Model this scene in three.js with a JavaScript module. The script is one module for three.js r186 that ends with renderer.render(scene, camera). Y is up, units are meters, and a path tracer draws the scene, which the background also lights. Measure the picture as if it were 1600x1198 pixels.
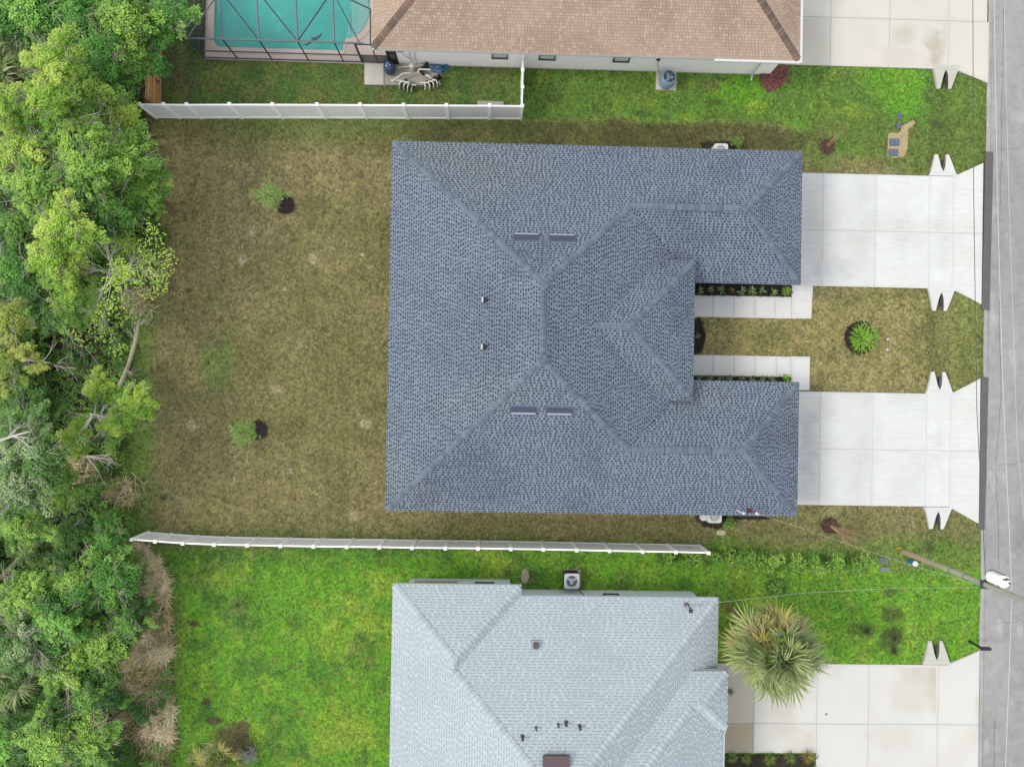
import * as THREE from 'three';

// ---------------------------------------------------------------- camera, sky, sun, exposure
const scene = new THREE.Scene();
const camera = new THREE.PerspectiveCamera(2 * Math.atan(599 / 1080) * 180 / Math.PI, 1600 / 1198, 0.5, 3000);
const ROLL = 1.0 * Math.PI / 180, FLY = 40;
camera.position.set(0, FLY, 0);
camera.up.set(-Math.sin(ROLL), 0, -Math.cos(ROLL));
camera.lookAt(0.93, 0, -0.26);
camera.updateMatrixWorld();
camera.updateProjectionMatrix();

const renderer = new THREE.WebGLRenderer({ antialias: true });
renderer.toneMapping = THREE.LinearToneMapping;
renderer.toneMappingExposure = 1.56;
renderer.shadowMap.enabled = true;

const SKY = 0.75, SUN_DIR = new THREE.Vector3(-54, 51, 4).normalize();
{ // overcast: a bright grey dome, brightened at the horizon to lift upright white faces, and towards the sun, faint broad cloud tone
  const W = 256, H = 128, d = new Float32Array(W * H * 4);
  for (let j = 0; j < H; j++) for (let i = 0; i < W; i++) {
    const el = (j + 0.5) / H * Math.PI - Math.PI / 2, az = (i + 0.5) / W * Math.PI * 2;
    const up = Math.max(0, Math.sin(el));
    const cl = 1 + 0.06 * Math.sin(az * 3 + 1.3) * Math.cos(el) + 0.05 * Math.sin(az * 5 + el * 9);
    const dx = -Math.cos(el) * Math.cos(az), dz = -Math.cos(el) * Math.sin(az), dot = Math.max(0, dx * SUN_DIR.x + up * SUN_DIR.y + dz * SUN_DIR.z); const L = SKY * (1.16 - 0.42 * up + 0.62 * dot * dot) * cl, k = (j * W + i) * 4;
    if (el > 0) { d[k] = L * 0.985; d[k + 1] = L * 1.0; d[k + 2] = L * 1.025; }
    else { d[k] = 0.16 * SKY; d[k + 1] = 0.17 * SKY; d[k + 2] = 0.14 * SKY; }
    d[k + 3] = 1;
  }
  const t = new THREE.DataTexture(d, W, H, THREE.RGBAFormat, THREE.FloatType);
  t.mapping = THREE.EquirectangularReflectionMapping; t.magFilter = THREE.LinearFilter; t.minFilter = THREE.LinearFilter; t.needsUpdate = true;
  scene.background = t; scene.environment = t;
}
const sun = new THREE.DirectionalLight(0xfff3e2, 1.35);
sun.position.copy(SUN_DIR).multiplyScalar(80); sun.target.position.set(0, 0, 0);
sun.castShadow = true; sun.shadow.radius = 26; sun.shadow.mapSize.set(2048, 2048);
Object.assign(sun.shadow.camera, { left: -45, right: 45, top: 40, bottom: -40, near: 1, far: 160 });
sun.name = 'sun'; scene.add(sun); scene.add(sun.target);

// ---------------------------------------------------------------- helpers
let seed = 20240611;
function rnd() { seed = (seed + 0x6D2B79F5) | 0; let t = Math.imul(seed ^ (seed >>> 15), 1 | seed); t = (t + Math.imul(t ^ (t >>> 7), 61 | t)) ^ t; return ((t ^ (t >>> 14)) >>> 0) / 4294967296; }
const reseed = s => { seed = s | 0; };
const R = (a, b) => a + (b - a) * rnd();
const clamp = (x, a = 0, b = 1) => Math.min(b, Math.max(a, x));
const sm = (a, b, x) => { const t = clamp((x - a) / (b - a)); return t * t * (3 - 2 * t); };
const mix = (a, b, t) => a + (b - a) * t;
const mix3 = (a, b, t) => [mix(a[0], b[0], t), mix(a[1], b[1], t), mix(a[2], b[2], t)];
const mul3 = (a, k) => [a[0] * k, a[1] * k, a[2] * k];
function hash(i, j) { let h = Math.imul(i, 374761393) + Math.imul(j, 668265263) | 0; h = Math.imul(h ^ (h >>> 13), 1274126177); return ((h ^ (h >>> 16)) >>> 0) / 4294967296; }
function vn(x, y) { const i = Math.floor(x), j = Math.floor(y), u = x - i, v = y - j, a = u * u * (3 - 2 * u), b = v * v * (3 - 2 * v); return mix(mix(hash(i, j), hash(i + 1, j), a), mix(hash(i, j + 1), hash(i + 1, j + 1), a), b); }
function fbm(x, y, o = 4) { let s = 0, a = 0.5, n = 0; for (let k = 0; k < o; k++) { s += a * vn(x, y); n += a; a *= 0.5; x = x * 2.03 + 17.1; y = y * 2.03 + 9.7; } return s / n; }
// display colour (as a lit level surface shows it) to base colour
const lin = c => { c /= 255; return c <= 0.04045 ? c / 12.92 : Math.pow((c + 0.055) / 1.055, 2.4); };
const ALB = 0.62;
const C = (r, g, b) => [lin(r) * ALB, lin(g) * ALB, lin(b) * ALB];
const V = (x, y, z) => new THREE.Vector3(x, y, z);
// survey: a point of the aerial plan (1600 x 1198 units) at height h above ground, in metres
const at = (px, py, h = 0) => { const v = V(px / 800 - 1, 1 - py / 599, 0.5).unproject(camera).sub(camera.position); return v.multiplyScalar((h - FLY) / v.y).add(camera.position); };
const P0 = at(800, 600), PX = at(1000, 600), PZ = at(800, 800);
const kx = [(PX.x - P0.x) / 200, (PX.z - P0.z) / 200], kz = [(PZ.x - P0.x) / 200, (PZ.z - P0.z) / 200], det = kx[0] * kz[1] - kx[1] * kz[0];
const plan = (x, z) => { x -= P0.x; z -= P0.z; return [800 + (x * kz[1] - z * kz[0]) / det, 600 + (z * kx[0] - x * kx[1]) / det]; };

const used = {};
function numbered(n) { const k = used[n] = (used[n] || 0) + 1; return k === 1 ? n : `${n}_${String(k - 1).padStart(3, '0')}`; }
function tag(o, label, category, group, kind) { o.userData.label = label; if (category) o.userData.category = category; if (group) o.userData.group = group; if (kind) o.userData.kind = kind; return o; }
function thing(name, label, category, pos = [0, 0, 0], turn = 0, group) { const o = new THREE.Group(); o.name = numbered(name); o.position.set(...pos); o.rotation.y = turn; scene.add(o); return tag(o, label, category, group); }
function mesh(name, geo, m, parent, kind) { const o = new THREE.Mesh(geo, m); o.name = parent ? name : numbered(name); o.castShadow = o.receiveShadow = true; (parent || scene).add(o); if (kind) o.userData.kind = kind; return o; }
function copy(o, label) { const c = o.clone(); c.name = numbered(o.name.replace(/_\d{3}$/, '')); c.userData = { ...o.userData }; if (label) c.userData.label = label; scene.add(c); return c; }

const MAT = {};
function mat(rough = 0.9, o = {}) { const k = JSON.stringify([rough, o.k || 0, o.metalness || 0]); if (!o.map && !o.nk && MAT[k]) return MAT[k]; const { k: _k, nk, ...p } = o; const m = new THREE.MeshStandardMaterial({ roughness: rough, vertexColors: true, side: THREE.DoubleSide, ...p }); if (!o.map && !nk) MAT[k] = m; return m; }

class G { // collects triangles with normals, vertex colours and uv in metres
  constructor() { this.p = []; this.n = []; this.c = []; this.u = []; }
  v(a, n, c) { this.p.push(a[0], a[1], a[2]); this.n.push(n[0], n[1], n[2]); this.c.push(c[0], c[1], c[2]); if (Math.abs(n[1]) > 0.5) this.u.push(a[0], a[2]); else this.u.push(Math.abs(n[0]) > Math.abs(n[2]) ? a[2] : a[0], a[1]); }
  tri(a, b, c, col, n) {
    const ux = b[0] - a[0], uy = b[1] - a[1], uz = b[2] - a[2], vx = c[0] - a[0], vy = c[1] - a[1], vz = c[2] - a[2]; let g = [uy * vz - uz * vy, uz * vx - ux * vz, ux * vy - uy * vx];
    if (n && g[0] * n[0] + g[1] * n[1] + g[2] * n[2] < 0) { const t = b; b = c; c = t; g = [-g[0], -g[1], -g[2]]; }
    const l = Math.hypot(...g) || 1; n = [g[0] / l, g[1] / l, g[2] / l];
    this.v(a, n, col); this.v(b, n, col); this.v(c, n, col); return this;
  }
  quad(a, b, c, d, col, n) { this.tri(a, b, c, col, n); this.tri(a, c, d, col, n); return this; }
  box(x, y, z, sx, sy, sz, col, ry = 0) { // centre, full sizes
    const c = Math.cos(ry), s = Math.sin(ry), q = (i, j, k) => { const a = i * sx / 2, b = k * sz / 2; return [x + a * c + b * s, y + j * sy / 2, z - a * s + b * c]; };
    const A = q(-1, -1, -1), B = q(1, -1, -1), D = q(1, -1, 1), E = q(-1, -1, 1), a = q(-1, 1, -1), b = q(1, 1, -1), d = q(1, 1, 1), e = q(-1, 1, 1);
    this.quad(a, e, d, b, col); this.quad(A, B, D, E, col); this.quad(A, a, b, B, col); this.quad(E, D, d, e, col); this.quad(A, E, e, a, col); this.quad(B, b, d, D, col); return this;
  }
  add(geo, m4, col) { // any three geometry
    const g = geo.index ? geo.toNonIndexed() : geo.clone(); if (m4) g.applyMatrix4(m4); const p = g.attributes.position, n = g.attributes.normal;
    for (let i = 0; i < p.count; i++) this.v([p.getX(i), p.getY(i), p.getZ(i)], [n.getX(i), n.getY(i), n.getZ(i)], typeof col === 'function' ? col(p.getX(i), p.getY(i), p.getZ(i)) : col); return this;
  }
  tube(pts, r, col, sides = 6, cap = true) { // r: number or array per point
    const n = pts.length, ring = []; let up = V(0.31, 0.9, 0.2).normalize();
    for (let i = 0; i < n; i++) {
      const a = pts[Math.max(0, i - 1)], b = pts[Math.min(n - 1, i + 1)], t = V(b[0] - a[0], b[1] - a[1], b[2] - a[2]).normalize();
      let s = V().crossVectors(t, up); if (s.lengthSq() < 1e-4) s = V().crossVectors(t, V(1, 0, 0)); s.normalize(); const w = V().crossVectors(s, t); up = w.clone();
      const rr = Array.isArray(r) ? r[i] : r, q = [];
      for (let k = 0; k < sides; k++) { const A = k / sides * 6.2832, cx = Math.cos(A), sy = Math.sin(A), nx = s.x * cx + w.x * sy, ny = s.y * cx + w.y * sy, nz = s.z * cx + w.z * sy; q.push([[pts[i][0] + nx * rr, pts[i][1] + ny * rr, pts[i][2] + nz * rr], [nx, ny, nz]]); }
      ring.push(q);
    }
    const cl = i => typeof col === 'function' ? col(i) : col;
    for (let i = 0; i < n - 1; i++) for (let k = 0; k < sides; k++) { const a = ring[i][k], b = ring[i][(k + 1) % sides], c = ring[i + 1][(k + 1) % sides], d = ring[i + 1][k], c0 = cl(i), c1 = cl(i + 1); this.v(a[0], a[1], c0); this.v(c[0], c[1], c1); this.v(b[0], b[1], c0); this.v(a[0], a[1], c0); this.v(d[0], d[1], c1); this.v(c[0], c[1], c1); }
    if (cap) for (const i of [0, n - 1]) for (let k = 1; k < sides - 1; k++) this.tri(ring[i][0][0], ring[i][k][0], ring[i][k + 1][0], cl(i));
    return this;
  }
  prism(poly, y0, y1, col, side = col, bevel = 0) { // plan polygon [[x,z],...]; heights y0 < y1, optional chamfer
    const pts = poly.map(q => new THREE.Vector2(q[0], q[1])); if (THREE.ShapeUtils.area(pts) < 0) pts.reverse();
    const n = pts.length, top = bevel ? pts.map((q, i) => { const a = pts[(i + n - 1) % n], b = pts[(i + 1) % n], e1 = q.clone().sub(a).normalize(), e2 = b.clone().sub(q).normalize(), n1 = new THREE.Vector2(-e1.y, e1.x), n2 = new THREE.Vector2(-e2.y, e2.x), m = n1.add(n2); m.multiplyScalar(bevel / Math.max(0.3, 1 + e1.dot(e2)) ); return q.clone().add(m); }) : pts;
    for (const f of THREE.ShapeUtils.triangulateShape(top, [])) this.tri(...[f[0], f[2], f[1]].map(i => [top[i].x, y1, top[i].y]), col, [0, 1, 0]);
    for (let i = 0; i < n; i++) { const a = pts[i], b = pts[(i + 1) % n], A = top[i], B = top[(i + 1) % n]; const yb = y1 - bevel; this.quad([a.x, y0, a.y], [a.x, yb, a.y], [b.x, yb, b.y], [b.x, y0, b.y], side); if (bevel) this.quad([a.x, yb, a.y], [A.x, y1, A.y], [B.x, y1, B.y], [b.x, yb, b.y], col); }
    return this;
  }
  get count() { return this.p.length / 9; }
  geo(uv = true) { const g = new THREE.BufferGeometry(); g.setAttribute('position', new THREE.Float32BufferAttribute(this.p, 3)); g.setAttribute('normal', new THREE.Float32BufferAttribute(this.n, 3)); g.setAttribute('color', new THREE.Float32BufferAttribute(this.c, 3)); if (uv) g.setAttribute('uv', new THREE.Float32BufferAttribute(this.u, 2)); return g; }
}
const m4 = (x, y, z, rx = 0, ry = 0, rz = 0, sx = 1, sy = sx, sz = sx) => new THREE.Matrix4().compose(V(x, y, z), new THREE.Quaternion().setFromEuler(new THREE.Euler(rx, ry, rz)), V(sx, sy, sz));
function texture(w, h, fn, { srgb = true, wrap = THREE.RepeatWrapping } = {}) { // fn(u, v) -> linear [r,g,b] 0..1
  const d = new Uint8Array(w * h * 4), enc = x => Math.round(255 * (srgb ? (x <= 0.0031308 ? x * 12.92 : 1.055 * Math.pow(x, 1 / 2.4) - 0.055) : x));
  for (let j = 0; j < h; j++) for (let i = 0; i < w; i++) { const c = fn((i + 0.5) / w, (j + 0.5) / h), k = (j * w + i) * 4; d[k] = enc(clamp(c[0])); d[k + 1] = enc(clamp(c[1])); d[k + 2] = enc(clamp(c[2])); d[k + 3] = 255; }
  const t = new THREE.DataTexture(d, w, h, THREE.RGBAFormat); if (srgb) t.colorSpace = THREE.SRGBColorSpace; t.wrapS = t.wrapT = wrap; t.magFilter = THREE.LinearFilter; t.minFilter = THREE.LinearMipmapLinearFilter; t.generateMipmaps = true; t.needsUpdate = true; return t;
}
// tileable noise for repeat maps
const tfbm = (u, v, f, o = 4) => { let s = 0, a = 0.5, n = 0; for (let k = 0; k < o; k++) { const F = f << k, x = u * F, y = v * F, i = Math.floor(x), j = Math.floor(y), p = x - i, q = y - j, e = p * p * (3 - 2 * p), g = q * q * (3 - 2 * q), H = (a2, b2) => hash(((a2 % F) + F) % F + k * 131, ((b2 % F) + F) % F + k * 57); s += a * mix(mix(H(i, j), H(i + 1, j), e), mix(H(i, j + 1), H(i + 1, j + 1), e), g); n += a; a *= 0.5; } return s / n; };
const grainTex = (lo, hi, f = 32, w = 512, rep = 1) => { const t = texture(w, w, (u, v) => { const k = mix(lo, hi, clamp(0.5 + (tfbm(u, v, f, 4) - 0.5) * 1.6)) * mix(0.93, 1.07, tfbm(u, v, 3, 3)) + (hash(Math.floor(u * w), Math.floor(v * w) + 77) - 0.5) * 0.06; return [k, k, k]; }, { srgb: false }); t.repeat.set(rep, rep); return t; };

// ---------------------------------------------------------------- lawns: colour and level of the ground
const swale = (x, z) => { const [, py] = plan(x, z); return -0.32 * Math.exp(-Math.pow((x - 26.2) / 0.85, 2)) * (1 - sm(30, 34, Math.abs(x))) * (py > -200 ? 1 : 1); };
const groundY = (x, z) => swale(x, z) + 0.03 * (fbm(x * 0.35 + 40, z * 0.35 + 11, 2) - 0.5) * (x < 16 ? 1 : 0.3) - (x > 28.2 && x < 60 ? 0.08 * sm(28.2, 28.6, x) : 0);
// where the wood begins: its edge in plan units along y
const EDGE = [[-300, 240], [0, 262], [60, 245], [170, 226], [260, 240], [360, 262], [450, 222], [560, 208], [620, 215], [700, 200], [780, 205], [840, 205], [870, 245], [900, 262], [960, 266], [1060, 268], [1110, 262], [1198, 265], [1500, 270]];
const woodEdge = py => { for (let i = 1; i < EDGE.length; i++) if (py <= EDGE[i][0]) { const [y0, x0] = EDGE[i - 1], [y1, x1] = EDGE[i]; return mix(x0, x1, clamp((py - y0) / (y1 - y0))); } return 262; };
const K = { tan: C(166, 157, 109), olive: C(130, 136, 74), brown: C(128, 117, 83), green: C(114, 154, 62), vivid: C(120, 182, 50), yellow: C(176, 200, 72), deep: C(80, 130, 54), dirt: C(138, 126, 104), soil: C(68, 62, 46), gold: C(184, 174, 116), dark: C(92, 98, 52), sand: C(222, 206, 168) };
const spot = (px, py, x, y, rx, ry = rx) => 1 - sm(0.5, 1.1, Math.hypot((px - x) / rx, (py - y) / ry));
function lawn(x, z) { // base colour of turf at a place; second value: how much grass stands there
  let [px, py] = plan(x, z);
  const n1 = fbm(x * 0.22 + 3, z * 0.22 + 8, 4), n2 = fbm(x * 0.9 + 31, z * 0.9 + 5, 3), n3 = fbm(x * 3.1, z * 3.1, 2);
  const wx = (fbm(x * 0.6 + 70, z * 0.6, 3) - 0.5) * 46, wy = (fbm(x * 0.6, z * 0.6 + 90, 3) - 0.5) * 40;
  const qx = px + wx, qy = py + wy;
  // brown mown turf round the house
  let c = mix3(K.tan, K.olive, clamp(sm(0.3, 0.75, n1) * 0.6 + (n2 - 0.5) * 0.4));
  c = mix3(c, K.brown, sm(0.52, 0.8, n2) * 0.3);
  let dens = 1;
  // front lawn, more golden
  c = mix3(c, mix3(K.gold, K.olive, clamp((n2 - 0.3) * 1.5)), sm(1060, 1110, qx) * sm(440, 470, qy) * (1 - sm(600, 625, qy)) * 0.8);
  // greener bands: along the wood, the fences, odd patches
  c = mix3(c, K.green, spot(qx, qy, 355, 565, 30, 46) * 0.55);
  c = mix3(c, K.green, (1 - sm(218, 275, px - wx * 0.3)) * sm(440, 500, qy) * (1 - sm(880, 900, qy)) * 0.95);
  c = mix3(c, K.olive, (1 - sm(215, 250, qy)) * 0.6 * (1 - sm(900, 1000, px)));
  c = mix3(c, K.green, (1 - sm(190, 235, py + wy * 0.5)) * sm(300, 420, px) * 0.45 * (1 - sm(800, 900, px)));
  c = mix3(c, mix3(K.olive, K.deep, 0.35), sm(812, 840, qy) * 0.7 * (1 - sm(1180, 1230, px)));
  c = mix3(c, mix3(K.olive, K.brown, 0.5), sm(800, 812, py) * (1 - sm(838, 846, qy)) * sm(640, 720, px) * (1 - sm(1090, 1130, px)) * 0.7);
  // dark olive strip north of the house, shade beside it painted into the turf
  const strip = sm(180, 192, py + wy * 0.35 - sm(1180, 1330, px) * 22) * (1 - sm(226, 246, py + wy * 0.2)) * sm(600, 700, qx);
  c = mix3(c, mix3(K.dark, K.olive, clamp((n2 - 0.35) * 1.6)), strip * 0.85);
  // north neighbour's lawns
  const north = 1 - sm(178, 192, py + wy * 0.3 - sm(1180, 1330, px) * 22);
  let cn = mix3(K.green, K.vivid, sm(0.4, 0.7, n1)); cn = mix3(cn, K.yellow, sm(0.55, 0.85, n2) * 0.5); cn = mix3(cn, K.brown, sm(0.68, 0.85, fbm(x * 0.5 + 12, z * 0.9 + 60, 3)) * 0.7);
  let cw = mix3(mix3(K.olive, K.green, 0.35), K.deep, sm(0.3, 0.7, n2) * 0.7); cw = mix3(cw, K.brown, sm(0.5, 0.8, fbm(x * 1.3 + 20, z * 1.3, 3)) * 0.5); cw = mix3(cw, K.dirt, (1 - sm(270, 330, qx)) * 0.6 * sm(0.3, 0.6, n2));
  cn = mix3(cw, cn, sm(770, 830, px)); c = mix3(c, cn, north);
  const ne = sm(1225, 1290, qx) * (1 - sm(255, 285, qy)); // corner by the meter lids
  c = mix3(c, mix3(mix3(K.olive, K.green, clamp(n2 * 1.3)), K.tan, sm(225, 270, qy) * (1 - sm(1400, 1440, qx)) * 0.8), ne * sm(165, 200, py));
  // ditch line and verge in front
  const dl = Math.exp(-Math.pow((px - 1476) / 22, 2)) * sm(100, 150, py);
  c = mix3(c, mix3(K.deep, K.olive, n2), dl * 0.45 * (py > 105 && py < 870 ? 1 : 0.35));
  c = mix3(c, mix3(K.green, K.olive, n2), sm(1492, 1512, px) * 0.6 * (py < 640 ? 1 : 0.3));
  // south neighbour's bright lawn
  const south = sm(842, 866, py + wy * 0.5 - sm(1090, 1250, px) * 10 - sm(1300, 1450, px) * 30);
  let cs = mix3(K.vivid, K.yellow, clamp(sm(0.45, 0.78, fbm(x * 0.55 + 5, z * 0.55, 4)) * 0.62)); cs = mix3(cs, K.deep, sm(0.5, 0.78, fbm(x * 0.8 + 44, z * 0.8 + 2, 3)) * 0.65); cs = mix3(cs, K.vivid, sm(1120, 1200, px) * 0.65);
  cs = mix3(cs, K.deep, spot(qx, qy, 370, 945, 60, 60) * 0.25 + (1 - sm(866, 905, qy)) * (1 - sm(640, 720, px)) * 0.55);
  cs = mix3(cs, K.yellow, sm(0.5, 0.75, fbm(x * 2.2 + 9, z * 2.2, 3)) * 0.3); cs = mix3(cs, K.tan, sm(0.62, 0.85, fbm(x * 2.6 + 39, z * 2.6, 3)) * 0.35);
  c = mix3(c, cs, south);
  c = mix3(c, mix3(K.vivid, K.green, 0.5), sm(835, 865, qy) * sm(1090, 1150, px) * (1 - south) * 0.6);
  // bare and dark spots
  const bare = Math.max(spot(qx, qy, 375, 1150, 40, 30), spot(px, py, 342, 1120, 14, 9), spot(px, py, 312, 970, 8, 6), spot(px, py, 330, 1090, 10, 7), spot(px, py, 385, 1130, 16, 12));
  c = mix3(c, mix3(K.soil, K.brown, n2), bare * 0.9); dens *= 1 - bare * 0.8;
  const sand = Math.max(spot(px, py, 491, 405, 8, 10), spot(px, py, 306, 664, 10, 10), spot(px, py, 384, 408, 8, 10), spot(px, py, 573, 662, 12, 10) * 0.8, spot(px, py, 448, 452, 4, 4), spot(px, py, 568, 402, 5, 9) * 0.6, spot(px, py, 580, 418, 8, 6) * 0.5, spot(px, py, 458, 735, 4, 5), spot(px, py, 397, 362, 7, 12) * 0.7, spot(qx, qy, 430, 612, 16, 10) * 0.45, spot(px, py, 555, 805, 16, 8) * 0.5);
  c = mix3(c, K.sand, sand * 0.85); dens *= 1 - sand * 0.9;
  const dk = Math.max(spot(px, py, 302, 455, 7, 5), spot(px, py, 265, 776, 8, 6), spot(qx, py, 1397, 965, 17, 17) * 0.9, spot(qx, py, 1400, 1000, 16, 22) * 0.9, spot(qx, qy, 1352, 985, 24, 14) * 0.6, spot(qx, py, 1395, 930, 12, 10) * 0.7, spot(px, py, 1462, 855, 14, 14) * 0.6, spot(px, py, 1120, 155, 16, 6) * 0.8, spot(px, py, 868, 150, 14, 16) * 0.6, spot(px, py, 1005, 175, 20, 6) * 0.5, spot(px, py, 1478, 185, 16, 9) * 0.7, spot(px, py, 1436, 184, 9, 9) * 0.9);
  c = mix3(c, mix3(K.dark, K.soil, n2), dk * 0.75); dens *= 1 - dk * 0.4;
  let hs = 0; for (const [sx, sy] of [[1045, 868], [1080, 871], [1113, 871], [1150, 871], [1180, 876], [1212, 881], [1246, 882], [1280, 881], [1313, 881], [1345, 880], [1214, 919]]) hs = Math.max(hs, spot(px, py, sx, sy, 21, 18)); c = mix3(c, C(48, 74, 26), hs * 0.7);  // shade round each hedge shrub painted into the turf colour
  // the wood's floor
  const w = 1 - sm(-16, 10, px + (fbm(x * 1.1 + 4, z * 1.1 + 2, 3) - 0.5) * 34 - woodEdge(py));
  c = mix3(c, mix3(mix3(K.soil, C(86, 74, 54), n2), C(52, 70, 34), sm(0.45, 0.7, n1) * 0.7), w); dens *= 1 - w;
  const straw = (1 - sm(0, 42, Math.abs(px + wx * 0.5 - woodEdge(py) + 4))) * sm(850, 890, py); c = mix3(c, C(120, 104, 76), straw * 0.55); dens *= 1 - straw * 0.7;
  const k = (0.84 + 0.32 * n3) * (1 + 0.05 * Math.sin(px / 4.2 + 3 * fbm(x * 0.3, z * 0.1, 2)) * sm(0.3, 0.6, fbm(x * 0.2 + 60, z * 0.2, 2))); return [mul3(c, k), clamp(dens)];
}
const GROUND = { x0: -40, z0: -30, w: 80, d: 60 };
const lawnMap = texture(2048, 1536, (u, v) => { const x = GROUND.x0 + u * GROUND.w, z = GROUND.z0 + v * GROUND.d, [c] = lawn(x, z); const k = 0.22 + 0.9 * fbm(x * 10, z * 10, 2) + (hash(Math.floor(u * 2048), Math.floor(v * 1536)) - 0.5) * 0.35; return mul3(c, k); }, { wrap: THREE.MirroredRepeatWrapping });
{
  const xs = [-600, -300, -120, -60, -40], zs = [-600, -300, -120, -60, -30];
  for (let x = -38; x < 23.9; x += 1) xs.push(x); for (let x = 24; x < 29.5; x += 0.25) xs.push(x); xs.push(30, 33, 36, 40, 60, 120, 300, 600);
  for (let z = -29; z <= 30; z += 1) zs.push(z); zs.push(60, 120, 300, 600);
  const p = [], uv = [], ix = []; for (const z of zs) for (const x of xs) { p.push(x, Math.abs(x) > 39 || Math.abs(z) > 31 ? 0 : groundY(x, z), z); uv.push((x - GROUND.x0) / GROUND.w, (z - GROUND.z0) / GROUND.d); }
  const nx = xs.length; for (let j = 0; j < zs.length - 1; j++) for (let i = 0; i < nx - 1; i++) { const a = j * nx + i; ix.push(a, a + nx, a + 1, a + 1, a + nx, a + nx + 1); }
  const g = new THREE.BufferGeometry(); g.setAttribute('position', new THREE.Float32BufferAttribute(p, 3)); g.setAttribute('uv', new THREE.Float32BufferAttribute(uv, 2)); g.setIndex(ix); g.computeVertexNormals();
  const o = mesh('ground', g, new THREE.MeshStandardMaterial({ map: lawnMap, roughness: 1 })); tag(o, 'level ground with brown mown turf round the dark roofed house and green turf beyond', 'ground', null, 'structure');
}

// ---------------------------------------------------------------- road and concrete
const hard = []; // plan polygons in metres on which no turf grows
const inPoly = (x, z, q) => { let r = false; for (let i = 0, j = q.length - 1; i < q.length; j = i++) if ((q[i][1] > z) !== (q[j][1] > z) && x < (q[j][0] - q[i][0]) * (z - q[i][1]) / (q[j][1] - q[i][1]) + q[i][0]) r = !r; return r; };
const boxed = q => { let a = 1e9, b = -1e9, c = 1e9, d = -1e9; for (const [x, z] of q) { a = Math.min(a, x); b = Math.max(b, x); c = Math.min(c, z); d = Math.max(d, z); } return [a, b, c, d]; };
const keepOff = q => hard.push([q, boxed(q)]);
const W = (px, py, h = 0) => { const v = at(px, py, h); return [v.x, v.z]; };

const concreteMap = (() => { const t = texture(1024, 1024, (u, v) => {
  const a = tfbm(u, v, 3, 4), b = tfbm(u + 0.37, v + 0.11, 9, 4), br = tfbm(u * 1, v * 8 % 1, 24, 2), g = hash(Math.floor(u * 1024), Math.floor(v * 1024) + 5);
  const k = 0.91 + 0.16 * (a - 0.5) + 0.15 * (b - 0.5) + 0.13 * (br - 0.5) + 0.05 * (g - 0.5) - 0.1 * sm(0.5, 0.8, a) * b; return [k * (1 - 0.04 * sm(0.42, 0.6, b)), k * (1 + 0.02 * (a - 0.5)), k * (1 + 0.05 * (a - 0.45))];
}, { srgb: false }); t.repeat.set(1 / 9, 1 / 9); return t; })();
const concrete = new THREE.MeshStandardMaterial({ map: concreteMap, vertexColors: true, roughness: 0.92, side: THREE.DoubleSide });
const wornMap = (() => { const t = texture(1024, 1024, (u, v) => {
  const a = tfbm(u, v, 2, 5), b = tfbm(u + 0.3, v + 0.2, 7, 5), g = hash(Math.floor(u * 1024), Math.floor(v * 1024) + 9);
  const s = sm(0.52, 0.75, b) * sm(0.4, 0.65, a); const k = 0.95 + 0.14 * (a - 0.5) + 0.06 * (g - 0.5); return [k - 0.09 * s, k - 0.1 * s, k - 0.13 * s];
}, { srgb: false }); t.repeat.set(1 / 12, 1 / 12); return t; })();
const wornConcrete = new THREE.MeshStandardMaterial({ map: wornMap, vertexColors: true, roughness: 0.92, side: THREE.DoubleSide });

const STAINS = [[1310, 421, 34, 18, 0.12], [1284, 415, 14, 20, 0.07], [1264, 690, 17, 60, 0.16], [1262, 755, 14, 30, 0.08], [1363, 690, 22, 70, 0.05], [1476, 715, 11, 70, 0.07], [1478, 360, 12, 70, 0.05], [1412, 385, 10, 50, 0.05], [1272, 330, 18, 40, 0.05], [1416, 45, 22, 18, 0.13], [1468, 72, 13, 34, 0.24], [1412, 82, 34, 20, 0.1], [1490, 40, 10, 40, 0.14], [1262, 50, 34, 60, 0.07], [1440, 1052, 44, 22, 0.13], [1424, 1090, 34, 34, 0.09], [1470, 1085, 20, 50, 0.15], [1500, 1070, 30, 40, 0.08], [1240, 1080, 50, 40, 0.05], [1150, 1150, 30, 40, 0.1], [1400, 1160, 60, 30, 0.04], [1250, 481, 18, 14, 0.05], [1095, 478, 14, 16, 0.06]];
function stain(x, z) { // dirt, tyre marks and damp in the concrete
  const [px, py] = plan(x, z), wx = (fbm(x * 1.4, z * 1.4 + 30, 3) - 0.5) * 34, wy = (fbm(x * 1.4 + 30, z * 1.4, 3) - 0.5) * 34; let d = 0.05 * sm(0.5, 0.75, fbm(x * 0.8 + 9, z * 0.5, 4));
  for (const [sx, sy, rx, ry, k] of STAINS) d += k * spot(px + wx, py + wy, sx, sy, rx, ry);
  for (const t of [300, 345, 372, 416, 640, 685, 712, 760, 20, 66, 1070, 1112, 1150]) d += 0.022 * Math.exp(-Math.pow((py + wy * 0.15 - t) / 5, 2)) * sm(0.3, 0.6, fbm(x * 0.4, t, 2));
  d *= 0.7 + 0.6 * fbm(x * 3, z * 3, 2); const warm = px > 1130 && (py < 120 || py > 1030) ? 1 : 0; return [1 - d * (warm ? 0.9 : 1.1), 1 - d, 1 - d * (warm ? 1.35 : 0.9)];
}
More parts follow.
